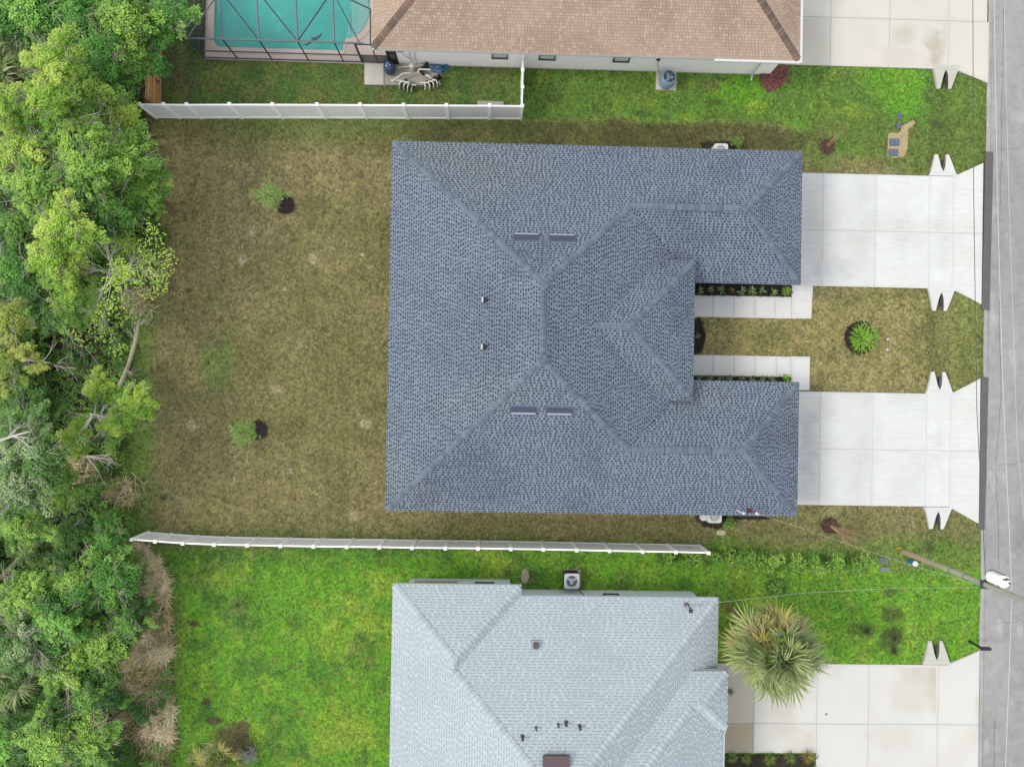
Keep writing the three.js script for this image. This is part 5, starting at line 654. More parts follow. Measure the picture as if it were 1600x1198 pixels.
// undergrowth: sprays of leaves over the wood's floor
{
  reseed(66); const sg = new G(); for (let i = 0; i < 14; i++) leaf(sg, R(-0.13, 0.13), R(0, 0.16), R(-0.13, 0.13), R(0.1, 0.19), R(0.045, 0.085), R(0, 6.28), R(-0.3, 0.6), [1, 1, 1].map(() => 1)); const list = [], d0 = (x, z) => fbm(x * 0.9 + 8, z * 0.9 + 50, 3);
  for (let t = 0; t < 140000 && list.length < 30000; t++) { const px = R(-70, 305), py = R(-40, 1240), [x, z] = W(px, py); const e = woodEdge(py) + (fbm(x * 1.1 + 4, z * 1.1 + 2, 3) - 0.5) * 34; if (px > e - 4) continue; const strawy = py > 880 && px > e - 46; if (strawy && rnd() < 0.3 + 0.45 * sm(0.38, 0.55, d0(x, z))) continue; const d = fbm(x * 0.45 + 20, z * 0.45 + 3, 4); if (d < 0.4 && rnd() < 0.7) continue; const bare = Math.max(spot(px, py, 215, 470, 24, 30), spot(px, py, 130, 735, 44, 30), spot(px, py, 185, 770, 20, 22), spot(px, py, 60, 830, 26, 50) * 0.8, spot(px, py, 200, 135, 26, 20), spot(px, py, 110, 535, 60, 24) * 0.7, spot(px, py, 240, 920, 24, 24)); if (rnd() < bare * 0.94) continue; list.push([x, z, px, py, d]); }
  const im = new THREE.InstancedMesh(sg.geo(false), leafMat, list.length), cc = new THREE.Color(); list.forEach(([x, z, px, py, d], i) => { const hgt = 0.02 + Math.pow(rnd(), 1.4) * (py > 840 ? 2.6 : 1.5) * (px < woodEdge(py) - 14 ? 1 : 0.4) * sm(0.38, 0.6, d), s = R(0.7, 1.5); im.setMatrixAt(i, m4(x, hgt, z, R(-0.35, 0.35), R(0, 6.28), R(-0.35, 0.35), s)); const tone = fbm(x * 0.6 + 7, z * 0.6 + 70, 3); let c = mix3(C(70, 126, 48), C(128, 186, 76), sm(0.4, 0.66, tone)); c = mix3(c, py > 880 ? C(92, 162, 66) : C(150, 180, 64), rnd() < 0.32 ? R(0, 0.9) : 0.1); c = mul3(c, R(0.65, 1.3)); im.setColorAt(i, cc.setRGB(...c)); });
  im.name = 'undergrowth'; im.castShadow = im.receiveShadow = true; scene.add(im); tag(im, 'tangled low undergrowth covering the floor of the wood on the left', 'undergrowth', null, 'stuff');
  // straw coloured dead grass along the wood's lower edge
  reseed(67); const bg = new G(); for (let i = 0; i < 11; i++) blade(bg, R(-0.03, 0.03), 0, R(-0.03, 0.03), R(0.18, 0.62), R(0.01, 0.026), R(0, 6.28), R(0.2, 1.3), R(0.3, 2.0), [1, 1, 1].map(() => 1), 3);
  const q = []; for (let t = 0; t < 60000 && q.length < 5200; t++) { const py = R(850, 1240), [cx] = [woodEdge(py) - 22 + (fbm(py * 0.02, 3, 3) - 0.5) * 40], px = cx + R(-44 - 40 * sm(980, 1120, py), 26), [x, z] = W(px, py), d = fbm(x * 0.9 + 8, z * 0.9 + 50, 3); if (px > woodEdge(py) + 10 + 10 * (d - 0.5) || px < cx - 24 - 40 * sm(980, 1120, py) || rnd() > 0.3 + 0.7 * sm(0.4, 0.6, d) || (px - cx > 26 && rnd() < 0.6)) continue; q.push([x, z, d]); }
  for (let t = 0; t < 500; t++) { const [px, py] = [[130, 735], [185, 768], [214, 470], [150, 760]][t % 4], [x, z] = W(px + R(-24, 24), py + R(-20, 20)); q.push([x, z, R(0.3, 0.6)]); }
  const dm = new THREE.InstancedMesh(bg.geo(false), mat(0.9, { k: 'straw' }), q.length); q.forEach(([x, z, d], i) => { dm.setMatrixAt(i, m4(x, groundY(x, z) + R(0.0, 0.3), z, R(-0.7, 0.7), R(0, 6.28), R(-0.7, 0.7), R(0.5, 1.4))); dm.setColorAt(i, cc.setRGB(...mul3(mix3([0.88, 0.77, 0.54], rnd() < 0.35 ? C(170, 186, 96) : [0.6, 0.49, 0.3], clamp(sm(0.62, 0.4, d) + R(-0.3, 0.3))), R(0.5, 1.25)))); }); dm.name = 'dry_grass'; scene.add(dm); tag(dm, 'straw coloured dry grass between the wood and the bright green yard', 'dry grass', null, 'stuff');
}
// bare trees and fallen wood
const grey = [0.62, 0.6, 0.56];
function bareTree(label, px, py, h, len, n, s, leafy = 0, pal = PAL.bright) {
  reseed(s); const [x, z] = W(px, py), o = thing('bare_tree', label, 'bare tree', [x, 0, z]); const tg = new G(); tg.tube([[0, -0.1, 0], [R(-0.1, 0.1), h * 0.5, R(-0.1, 0.1)], [0, h, 0]], [0.16, 0.12, 0.09], mul3(grey, 0.7), 8); mesh('trunk', tg.geo(), barkMat, o); const tips = [];
  for (let k = 0; k < n; k++) { const g = new G(); branch(g, [R(-0.15, 0.15), h * R(0.62, 1), R(-0.15, 0.15)], k * 2.4 + R(-0.5, 0.5), R(0.0, 1.0), len * R(0.5, 1.2), R(0.025, 0.045), 3, mul3(grey, R(0.8, 1.15)), tips, 0.65); mesh('branch', g.geo(), barkMat, o); }
  if (leafy) { const g = new G(); for (const [q, d] of tips) if (rnd() < 0.55) { for (let i = 0; i < leafy; i++) leaf(g, q[0] + R(-0.32, 0.32), q[1] + R(-0.1, 0.25), q[2] + R(-0.32, 0.32), R(0.08, 0.17), R(0.04, 0.08), R(0, 6.28), R(-0.4, 0.5), mul3(mix3(pal[0], pal[1], rnd()), R(0.75, 1.1))); } mesh('leaves', g.geo(false), leafMat, o); }
}
bareTree('pale bare branched tree with sparse bright leaves at the yard edge', 222, 442, 3.4, 1.9, 16, 51, 13);
bareTree('bare grey twiggy tree near the bright green sapling', 178, 648, 2.2, 1.3, 7, 53, 0);
function fallen(name, label, cat, pts, r0, r1, col, twigs = 0, s = 1) { reseed(s); const p = pts.map(([px, py, h]) => { const v = at(px, py, h); return [v.x, h, v.z]; }); const c = new THREE.CatmullRomCurve3(p.map(v => V(...v))), n = 12, q = c.getPoints(n).map(v => [v.x, v.y + R(-0.02, 0.02), v.z]); const o = thing(name, label, cat); mesh('stem', new G().tube(q, q.map((_, i) => mix(r0, r1, i / n) * R(0.9, 1.1)), col, 8).geo(), barkMat, o); for (let k = 0; k < twigs; k++) { const i = 2 + Math.floor(rnd() * (n - 2)), g = new G(), a = Math.atan2(q[n][2] - q[0][2], q[n][0] - q[0][0]); branch(g, q[i], a + R(-1, 1), R(-0.1, 0.5), R(0.5, 1.3), r1 * 0.9 + 0.008, 2, col, null, 0.6); mesh('twig', g.geo(), barkMat, o); } return o; }
fallen('snag', 'leaning grey dead trunk at the edge of the brown yard', 'snag', [[186, 606, 0.2], [200, 570, 1.3], [212, 528, 2.4], [216, 500, 3.0]], 0.13, 0.07, C(204, 194, 174), 5, 61);
fallen('log', 'long mossy fallen log running to the left photo edge', 'log', [[0, 904, 0.9], [28, 874, 0.7], [60, 838, 0.5]], 0.17, 0.11, C(172, 164, 134), 0, 62);
fallen('log', 'pale weathered log in the straw coloured grass at the bottom', 'log', [[172, 1204, 0.35], [196, 1172, 0.3], [216, 1150, 0.25]], 0.19, 0.13, C(186, 176, 164), 0, 63);
fallen('branch', 'pale fallen branch across the bare patch in the wood', 'fallen branch', [[116, 709, 0.6], [140, 713, 0.6], [172, 710, 0.5]], 0.09, 0.05, C(214, 208, 200), 6, 64);
fallen('branch', 'splintered pale branch below the bare patch, pointing left', 'fallen branch', [[66, 812, 0.7], [88, 811, 0.6], [108, 813, 0.5]], 0.09, 0.05, C(206, 198, 186), 5, 65);
fallen('branch', 'thin grey branch reaching from the left photo edge below the olive crowns', 'fallen branch', [[-4, 562, 4], [40, 562, 3.6], [84, 570, 3.2], [90, 580, 3]], 0.08, 0.02, C(200, 196, 188), 6, 66);
fallen('branch', 'long thin bent branch below the bare branched tree', 'fallen branch', [[84, 492, 2.2], [104, 516, 2], [142, 552, 1.6]], 0.045, 0.015, C(190, 186, 172), 5, 67);
fallen('branch', 'pair of pale branches at the left photo edge beside the silvery trees', 'fallen branch', [[-4, 762, 4.2], [20, 760, 4], [40, 750, 3.8]], 0.06, 0.02, C(216, 214, 210), 4, 68);
fallen('branch', 'pale forked branch in the upper silvery crown', 'fallen branch', [[0, 688, 6.6], [24, 680, 6.8], [46, 674, 7]], 0.07, 0.03, C(222, 220, 214), 4, 69);
fallen('branch', 'brown branch lying by the thicket in the lower wood', 'fallen branch', [[74, 1082, 2.4], [100, 1072, 2.4], [130, 1040, 2.2]], 0.05, 0.02, C(176, 160, 128), 5, 70);
fallen('branch', 'pale curled branch at the left photo edge near the bottom', 'fallen branch', [[-4, 1166, 3.2], [14, 1166, 3.2], [26, 1158, 3.3]], 0.06, 0.02, C(208, 196, 176), 3, 71);
fallen('branch', 'dead twiggy branch lying on the turf edge of the brown yard', 'fallen branch', [[205, 738, 0.4], [216, 748, 0.25], [226, 758, 0.12]], 0.035, 0.02, C(206, 192, 162), 3, 72);
fallen('branch', 'fan of pale sticks at the turf edge above the lower white fence', 'fallen branch', [[178, 790, 0.5], [186, 774, 0.5], [194, 764, 0.4]], 0.035, 0.015, C(204, 186, 164), 7, 73);
fallen('branch', 'grey bare branch among the crowns left of the upper white fence', 'fallen branch', [[28, 172, 5.8], [46, 182, 5.8], [66, 188, 5.6]], 0.05, 0.02, C(204, 198, 196), 4, 74);

// fan palms
function fanGeo(s, n, col0, col1, L = 0.8, droop = 0.5) { reseed(s); const g = new G(); g.tube([[0, 0, 0], [0.4, 0.12, 0], [0.78, 0.13, 0], [1.0, 0.08, 0]], [0.024, 0.018, 0.013, 0.01], mul3(col0, 0.9), 4, false); for (let i = 0; i < n; i++) { const t = i / (n - 1), a = (t - 0.5) * 3.9, l = L * (0.7 + 0.3 * Math.cos((t - 0.5) * 3)) * R(0.82, 1.12); if (rnd() < 0.06) continue; blade(g, 0.92 + 0.05 * Math.cos(a), 0.1, 0.05 * Math.sin(a), l, R(0.055, 0.085), a + R(-0.07, 0.07), 0.1 * Math.cos(a) + R(-0.14, 0.2), droop * R(0.4, 2.0), mul3(mix3(col0, col1, clamp(rnd() + 0.25 * Math.cos(i))), R(0.75, 1.15)), 3); } return g.geo(false); }
const fanG = [fanGeo(1, 34, C(160, 180, 100), C(188, 200, 134)), fanGeo(2, 32, C(144, 166, 100), C(180, 196, 142)), fanGeo(3, 30, C(136, 158, 90), C(176, 194, 132), 0.9, 1.0), fanGeo(4, 28, C(206, 190, 110), C(196, 196, 106), 0.8, 0.9), fanGeo(5, 24, C(190, 168, 124), C(156, 134, 98), 0.72, 1.2)];
function fanPalm(label, x, z, h, n, size, s, mixIdx, group) {
  const o = thing('fan_palm', label, 'palm', [x, 0, z]); reseed(s); const tg = new G(); tg.tube([[0, -0.1, 0], [0, h * 0.5, 0.02], [0, h, 0]], [0.2 * size, 0.17 * size, 0.15 * size], C(120, 104, 84), 10); for (let i = 0; i < 14 * size; i++) { const a = i * 2.4, y = h * (i / 16); tg.tube([[Math.cos(a) * 0.15 * size, y, Math.sin(a) * 0.15 * size], [Math.cos(a) * 0.3 * size, y + 0.16, Math.sin(a) * 0.3 * size]], [0.05, 0.03], C(142, 118, 92), 4); } mesh('trunk', tg.geo(), barkMat, o);
  for (let i = 0; i < n; i++) { const t = i / n, el = mix(1.25, -0.55, Math.pow(t, 0.9)), a = i * 2.39996 + R(-0.5, 0.5), f = mesh('frond', fanG[mixIdx(t, a)], leafMat, o); f.position.y = h - 0.05 - 0.25 * t; f.rotation.order = 'YZX'; f.rotation.set(R(-1.0, 1.0), -a, el * 1.0 + R(-0.25, 0.25)); const k = size * R(0.74, 1.16); f.scale.set(k, k * R(0.8, 1.3), k * R(0.75, 1.1)); }
  return o;
}
{ const v = at(1211, 1018, 4.3); fanPalm('large shaggy fan palm over the bottom driveway, tinged yellow and brown on its upper left', v.x, v.z, 4.1, 58, 1.58, 91, (t, a) => { const nw = Math.cos(a - 4.0); return nw > 0.1 && t > 0.3 ? (rnd() < 0.4 ? 3 : rnd() < 0.38 ? 4 : 0) : rnd() < 0.5 ? 1 : rnd() < 0.7 ? 2 : 0; }); }
{ const v = at(6, 112, 5); fanPalm('dark fan palm at the left photo edge between the yellow green crowns', v.x, v.z, 4.8, 22, 1.3, 92, t => t > 0.7 ? 3 : 2); const w = at(64, 860, 1.6); fanPalm('small bright fan palm beside the fallen log', w.x, w.z, 1.2, 12, 0.75, 93, () => 1); }
{ const a = at(338, 1200, 1.0); fanPalm('low yellowish palmetto at the bottom photo edge, left of the white dead bush', a.x, a.z, 0.6, 18, 1.1, 94, t => t < 0.5 ? 0 : 3); const b = at(304, 1206, 0.6); fanPalm('small palmetto at the bottom photo edge by the straw coloured grass', b.x, b.z, 0.4, 10, 0.75, 95, t => 0); const c = at(8, 1060, 3); fanPalm('dark palm fronds at the left photo edge in the lower wood', c.x, c.z, 2.6, 14, 1.2, 96, () => 2); }
{ reseed(97); const v = at(386, 1184, 0.5), o = thing('dead_bush', 'white bleached dead bush at the bottom photo edge', 'dead bush', [v.x, 0, v.z]); const g = new G(); for (let i = 0; i < 46; i++) branch(g, [R(-0.2, 0.2), 0.02, R(-0.15, 0.15)], R(0, 6.28), R(0.3, 1.2), R(0.35, 0.6), 0.018, 1, mul3(C(226, 222, 218), R(0.8, 1.05)), null, 0.8, 2); mesh('twigs', g.geo(), barkMat, o); }
{ const v = at(1150, 960, 0.2), o = thing('palm_boot', 'fallen reddish brown palm frond base beside the fan palm', 'fallen frond', [v.x, 0.12, v.z], -0.75); const g = new G(); g.add(new THREE.CylinderGeometry(0.1, 0.24, 0.95, 10, 3), m4(0, 0.06, 0, 0, 0, Math.PI / 2, 1, 1, 0.6), C(166, 122, 102)); for (let i = 0; i < 12; i++) g.tube([[-0.4, R(0, 0.1), R(-0.15, 0.15)], [R(-0.9, -0.6), R(0, 0.05), R(-0.25, 0.25)]], 0.012, C(176, 142, 118), 4); mesh('husk', g.geo(), barkMat, o); }

// yard plants
function clump(name, label, cat, px, py, h, r, n, pal, s, group, L = 1, W2 = 0.03) { // arching strap-leaved clump
  reseed(s); const v = at(px, py, h * 0.6), o = thing(name, label, cat, [v.x, 0, v.z], 0, group); const g = new G(); for (let i = 0; i < n; i++) blade(g, R(-0.06, 0.06) * r, 0.06, R(-0.06, 0.06) * r, r * L * R(0.8, 1.3), W2 * R(0.7, 1.2), R(0, 6.28), R(0.35, 1.35), R(0.7, 1.7), mul3(mix3(pal[0], pal[1], rnd()), R(0.75, 1.15)), 4); mesh('foliage', g.geo(false), leafMat, o); return o;
}
function bush(name, label, cat, px, py, h, r, n, pal, s, leafL = 0.1, group) { // rounded leafy shrub
  reseed(s); const v = at(px, py, h * 0.7), o = thing(name, label, cat, [v.x, 0, v.z], 0, group); const g = new G(), w = new G(); const cl = Array.from({ length: 9 }, () => { const a = R(0, 6.28), q = Math.sqrt(rnd()) * r * 0.7; return [Math.cos(a) * q, h * R(0.4, 0.85), Math.sin(a) * q, r * R(0.3, 0.5), rnd()]; });
  for (let i = 0; i < n; i++) { const c = cl[i % 9], a = R(0, 6.28), u = R(-0.4, 1), k = c[3] * R(0.6, 1.05), hh = Math.sqrt(Math.max(0, 1 - u * u)); leaf(g, c[0] + Math.cos(a) * hh * k, Math.max(0.05, c[1] + u * k * 0.8), c[2] + Math.sin(a) * hh * k, leafL * R(0.7, 1.4), leafL * R(0.35, 0.6), a + R(-0.8, 0.8), R(-0.4, 0.6), mul3(mix3(pal[0], pal[1], clamp(c[4] + R(-0.4, 0.4))), R(0.8, 1.15) * (u < 0.25 ? 0.42 : 1.05))); }  // lower leaves darkened: shade inside the shrub painted into leaf colour
  for (let i = 0; i < 6; i++) branch(w, [R(-0.04, 0.04), -0.05, R(-0.04, 0.04)], R(0, 6.28), R(0.8, 1.3), h * 0.6, 0.018, 1, C(116, 100, 80), null, 0.6, 2); mesh('foliage', g.geo(false), leafMat, o); mesh('stem', w.geo(), barkMat, o); return o;
}
const lime = [C(120, 186, 40), C(164, 212, 74)], leafg = [C(90, 156, 40), C(160, 206, 72)], apple = [C(100, 170, 48), C(178, 218, 92)];
{ const o = clump('areca_palm', 'bright lime green feathery clump in the front lawn mulch ring', 'palm clump', 1352.5, 528, 1.1, 0.8, 130, lime, 201, null, 1, 0.07); reseed(202); const g = new G(); for (let i = 0; i < 190; i++) { const a = R(0, 6.28), q = Math.sqrt(rnd()) * 0.74; leaf(g, Math.cos(a) * q, 0.45 + 0.5 * (1 - q) + R(-0.15, 0.2), Math.sin(a) * q, R(0.18, 0.34), R(0.03, 0.06), a + R(-0.7, 0.7), R(-0.4, 0.5), mul3(mix3(lime[0], lime[1], rnd()), R(0.85, 1.1))); } mesh('frond', g.geo(false), leafMat, o); }
function youngTree(label, px, py, mx, my, s, pal) { // slender, crown over its mulch circle
  reseed(s); const [x, z] = W(mx, my), o = thing('young_tree', label, 'young tree', [x, 0, z], 0); const v = at(px, py, 2.0), cx = v.x - x, cz = v.z - z; mesh('trunk', new G().tube([[0, 0, 0], [cx * 0.4, 1.0, cz * 0.4], [cx * 0.8, 1.9, cz * 0.8]], [0.028, 0.022, 0.014], C(196, 186, 160), 6).geo(), barkMat, o);
  const g = new G(), b = new G(), tips = []; for (let i = 0; i < 9; i++) branch(b, [cx * 0.6, 1.5, cz * 0.6], R(0, 6.28), R(0.2, 1.0), R(0.45, 0.8), 0.014, 1, C(150, 150, 100), tips, 0.7, 2); for (let i = 0; i < 430; i++) { const a = R(0, 6.28), q = Math.pow(rnd(), 0.62) * 0.62; leaf(g, cx + Math.cos(a) * q, 2.0 + R(-0.35, 0.5) * (1 - q), cz + Math.sin(a) * q, R(0.1, 0.24), R(0.022, 0.05), a + R(-0.9, 0.9), R(-0.5, 0.5), mul3(mix3(pal[0], pal[1], rnd()), R(0.85, 1.1))); } for (const [t] of tips) for (let i = 0; i < 5; i++) leaf(g, t[0] + R(-0.1, 0.1), t[1] + R(-0.05, 0.1), t[2] + R(-0.1, 0.1), R(0.1, 0.18), 0.035, R(0, 6.28), R(-0.3, 0.5), mix3(pal[0], pal[1], rnd())); mesh('branch', b.geo(), barkMat, o); mesh('crown', g.geo(false), leafMat, o); }
youngTree('slender young tree with feathery light leaves, upper of two in the brown back yard', 421, 305, 441, 318, 211, [C(128, 174, 66), C(168, 206, 108)]); youngTree('slender young tree with feathery light leaves, lower of two in the brown back yard', 380, 677, 398, 672, 212, [C(116, 168, 62), C(160, 200, 104)]);
for (const [px, py, ox, oy, s, l] of [[1292, 229, 10, -14, 221, 'dead sapling with tan twigs near the meter lids'], [1297, 821, 30, 18, 222, 'dead sapling with long pale twigs below the lower white driveway']]) { reseed(s); const [x, z] = W(px, py), o = thing('dead_sapling', l, 'dead sapling', [x, 0.05, z]); const g = new G(), a0 = Math.atan2(oy, ox); for (let i = 0; i < (s === 221 ? 3 : 9); i++) branch(g, [R(-0.05, 0.05), 0, R(-0.05, 0.05)], a0 + R(-0.35, 0.35), R(0.45, 0.9), s === 221 ? R(0.5, 0.9) : R(0.9, 1.5), 0.02, 2, mul3(C(206, 172, 132), R(0.8, 1.1)), null, 0.35, 3); mesh('stem', g.geo(), barkMat, o); }
[[1095, 453.5, 0.8], [1111, 452, 0.8], [1128, 453, 1.1], [1144, 453, 0.7], [1160, 454, 1.05], [1176, 454, 1.1], [1192, 454, 0.9], [1209, 456, 0.95]].forEach(([x, y, k], i) => clump('bromeliad', ['dark small rosette nearest the porch in the upper planting bed', 'small rosette second from the porch in the upper planting bed', 'large spiky rosette third from the porch in the upper planting bed', 'dull reddish small rosette fourth from the porch in the upper planting bed', 'spreading rosette fifth from the porch in the upper planting bed', 'largest pale tipped rosette sixth from the porch in the upper planting bed', 'compact rosette seventh from the porch in the upper planting bed', 'pale rosette nearest the lime shrub in the upper planting bed'][i], 'rosette plant', x, y, 0.3, 0.34 * k, 26, i === 3 ? [C(110, 116, 72), C(150, 120, 90)] : [C(84, 136, 62), C(178, 206, 140)], 230 + i, 'rosettes in the upper planting bed', 1, 0.05));
bush('shrub', 'bright lime shrub at the end of the upper planting bed', 'shrub', 1230, 455, 0.5, 0.28, 240, lime, 240, 0.09);
[[1094, 592], [1110, 591], [1127, 592], [1141, 591], [1160, 592], [1177, 592], [1192, 593], [1208, 592]].forEach(([x, y], i) => clump('bromeliad', `dusky green rosette in the lower planting bed, ${['nearest the porch', 'second from the porch', 'third from the porch', 'fourth from the porch', 'fourth from the lime shrub', 'third from the lime shrub', 'second from the lime shrub', 'nearest the lime shrub'][i]}`, 'rosette plant', x, y, 0.3, 0.26, 20, [C(96, 130, 92), C(156, 176, 138)], 250 + i, 'rosettes in the lower planting bed', 1, 0.045));
bush('shrub', 'lime shrub at the end of the lower planting bed', 'shrub', 1229, 591, 0.5, 0.24, 170, lime, 260, 0.085); bush('shrub', 'small dusky shrub in the porch bed between the walks', 'shrub', 1091, 524, 0.35, 0.17, 130, [C(92, 140, 92), C(140, 176, 130)], 261, 0.06);
bush('shrub', 'light green shrub beside the condenser at the upper eave', 'shrub', 1153, 221, 0.8, 0.32, 260, [C(120, 176, 52), C(172, 208, 86)], 262, 0.09); bush('shrub', 'deep green shrub beside the condenser at the lower eave', 'shrub', 1141, 819, 0.8, 0.4, 340, leafg, 263, 0.09);
[[1045, 870, 0.9, 0], [1080, 872, 1.0, 0], [1112, 871, 1, 0], [1149, 869, 1.15, 0], [1179, 874, 1.1, 0], [1211, 879, 1.15, 1], [1245.5, 880, 1.15, 1], [1279, 879, 1.25, 1], [1312, 879, 1.15, 1], [1344, 878, 1.25, 1]].forEach(([x, y, k, b], i) => bush('shrub', `rounded hedge shrub below the lower white fence line, ${['leftmost of the ten in the row', 'second from the left of the row', 'last one beside the fence panels', 'first past the white fence end', 'second past the white fence end', 'fifth from the meter lids', 'fourth from the meter lids', 'third from the meter lids', 'second from the meter lids', 'nearest the two meter lids'][i]}`, 'shrub', x, y, 1.15, 0.58 * k, 760, b ? apple : leafg, 270 + i, 0.1, 'shrubs in the hedge row'));
bush('shrub', 'lone shrub just above the fan palm', 'shrub', 1213, 917, 0.8, 0.42, 320, apple, 285, 0.1);
[[1146, 1186, 0.8], [1168, 1188, 0.75], [1205, 1188, 0.95], [1236, 1186, 0.9], [1265, 1184, 1.05]].forEach(([x, y, k], i) => clump('grass_clump', `spiky grass clump in the bed of the bottom driveway, ${['nearest the pale roof', 'second from the pale roof', 'middle of five', 'second from the right end', 'yellowish one at the right end'][i]}`, 'grass clump', x, y, 0.6, 0.5 * k, 110, i === 4 ? [C(150, 140, 60), C(180, 170, 90)] : [C(92, 134, 52), C(150, 170, 74)], 290 + i, 'grass clumps in the bottom driveway bed', 1, 0.022));
clump('grass_clump', 'small soft grass clump against the pale house beside the driveway', 'grass clump', 1143, 1083, 0.5, 0.3, 70, [C(110, 132, 70), C(150, 160, 100)], 299, null, 1, 0.02);
for (const [x, y, r, l, s] of [[1357, 985, 0.45, 'thin brownish weed patch in the green lawn right of the fan palm, left one', 301], [1400, 998, 0.35, 'dark weed tuft in the green lawn along the ditch, upper one', 302], [1399, 1018, 0.3, 'dark weed tuft in the green lawn along the ditch, lower one', 303], [372, 945, 0.6, 'pale weedy patch in the bright green yard', 304]]) clump('weed', l, 'weed', x, y, 0.35, r * 1.3, 130, s === 304 ? [C(110, 150, 66), C(150, 170, 96)] : [C(64, 84, 36), C(110, 112, 58)], s, null, 1, 0.016);

// ---------------------------------------------------------------- utilities and small things
{ // power pole with its transformer; wires
  const [bx, bz] = W(1413, 862), o = thing('power_pole', 'weathered wooden power pole by the street with a white transformer', 'power pole', [bx, 0, bz]); const g = new G(), n = 14; g.tube(Array.from({ length: n + 1 }, (_, i) => [0, -0.3 + i * 0.86, 0]), Array.from({ length: n + 1 }, (_, i) => 0.155 - 0.003 * i), i => i < 5 ? C(196 - i * 3, 180 - i * 1, 150) : C(182, 186, 168), 14); mesh('pole', g.geo(), new THREE.MeshStandardMaterial({ vertexColors: true, map: (() => { const t = grainTex(0.75, 1.2, 24, 256, 1); t.repeat.set(6, 0.35); return t; })(), roughness: 0.95 }), o);
  const put = (px, py, h) => { const v = at(px, py, h); return [v.x - bx, h, v.z - bz]; };
  const T = put(1570, 909, 7.9), t = new G(), tc = [0.85, 0.85, 0.84]; t.add(new THREE.LatheGeometry([[0, 0], [0.27, 0], [0.28, 0.05], [0.28, 0.82], [0.3, 0.84], [0.3, 0.9], [0.2, 0.98], [0, 1.0]].map(v => new THREE.Vector2(...v)), 28), m4(T[0], T[1] - 0.9, T[2]), tc); const tr = mesh('transformer', t.geo(), mat(0.35), o);
  { const b = new G(), bc = C(96, 84, 80); for (const a of [-2.2, -1.3, 0.2]) { const x = T[0] + 0.17 * Math.cos(a), z = T[2] + 0.17 * Math.sin(a); for (let k = 0; k < 5; k++) b.add(new THREE.CylinderGeometry(0.045 - k * 0.004, 0.05 - k * 0.004, 0.035, 10), m4(x, T[1] + 0.07 + k * 0.045, z), bc); b.tube([[x, T[1] + 0.05, z], [x, T[1] + 0.34, z]], 0.014, C(190, 190, 186), 6); } mesh('bushing', b.geo(), mat(0.3), tr); const k = new G(); k.box(T[0] / 2, T[1] - 0.3, T[2] / 2, 0.12, 0.08, Math.hypot(T[0], T[2]), C(120, 124, 124), Math.atan2(T[0], T[2])); k.box(T[0] / 2, T[1] - 0.75, T[2] / 2, 0.12, 0.08, Math.hypot(T[0], T[2]), C(120, 124, 124), Math.atan2(T[0], T[2])); mesh('bracket', k.geo(), mat(0.5), o); }
  { const q = new G(), c = C(40, 40, 44); const lp = [put(1541, 916, 6.7), put(1542, 900, 6.9), put(1549, 890, 7.1), put(1558, 893, 7.4), put(1573, 900, 8.1)]; q.tube(new THREE.CatmullRomCurve3(lp.map(v => V(...v))).getPoints(24).map(v => [v.x, v.y, v.z]), 0.018, c, 6); const lp2 = [put(1541, 917, 6.7), put(1549, 914, 6.8), put(1553, 907, 7.0)]; q.tube(new THREE.CatmullRomCurve3(lp2.map(v => V(...v))).getPoints(12).map(v => [v.x, v.y, v.z]), 0.02, c, 6); q.box(0.0, 6.7, 0.0, 0.42, 0.12, 0.42, C(84, 84, 86)); for (const h of [4.2, 5.3]) q.add(new THREE.TorusGeometry(0.165, 0.012, 6, 18), m4(0, h, 0, Math.PI / 2), C(110, 112, 110)); mesh('cable_loop', q.geo(), mat(0.5), o); }
  { const e = new G(); e.add(new THREE.CylinderGeometry(0.05, 0.05, 0.12, 10), m4(0, 11.2, 0.2), C(210, 210, 206)); e.tube([put(1585, 916, 8.2), put(1592, 920, 8.4)], 0.05, C(190, 192, 196), 8); mesh('insulator', e.geo(), mat(0.35), o); }
  const wire = (label, pts, r, col, sag = 0) => { const q = pts.map(([px, py, h]) => at(px, py, h)), out = []; for (let i = 0; i + 1 < q.length; i++) for (let k = 0; k < 24; k++) { const t = k / 24, v = q[i].clone().lerp(q[i + 1], t); v.y -= sag * 4 * t * (1 - t); out.push([v.x, v.y, v.z]); } const l = q[q.length - 1]; out.push([l.x, l.y, l.z]); tag(mesh('overhead_wire', new G().tube(out, r, col, 5).geo(), mat(0.6, { k: 'wire' })), label, 'wire'); };
  const lt = C(196, 198, 196), dk = C(88, 88, 90);
  wire('overhead cable along the street verge, nearest the houses', [[1541.5, 917, 6.7], [1527, 640, 6.5], [1522, 300, 6.5], [1520.5, -60, 6.7]], 0.016, dk);
  wire('pale overhead wire above the street, left one of the pair', [[1570, 1250, 8.3], [1582, 930, 8.3], [1567.5, 600, 8.1], [1559, 300, 8.1], [1553, -60, 8.3]], 0.012, C(226, 228, 230));
  wire('pale overhead wire above the street, right one of the pair', [[1612, 930, 10.6], [1590, 690, 10.4], [1577, 300, 10.4], [1568, -60, 10.6]], 0.01, C(210, 212, 214));
  wire('service wire from the power pole to the mast on the dark roof', [[1541, 917, 6.7], [1415, 880, 5.6], [1290, 838, 4.6], [1184, 802, 4.0]], 0.008, lt);
  wire('service wire from the power pole to the mast on the pale roof', [[1541, 917.5, 6.7], [1400, 919, 5.7], [1260, 926, 4.9], [1124, 941, 4.3], [1079, 952, 4.0]], 0.008, lt);
}
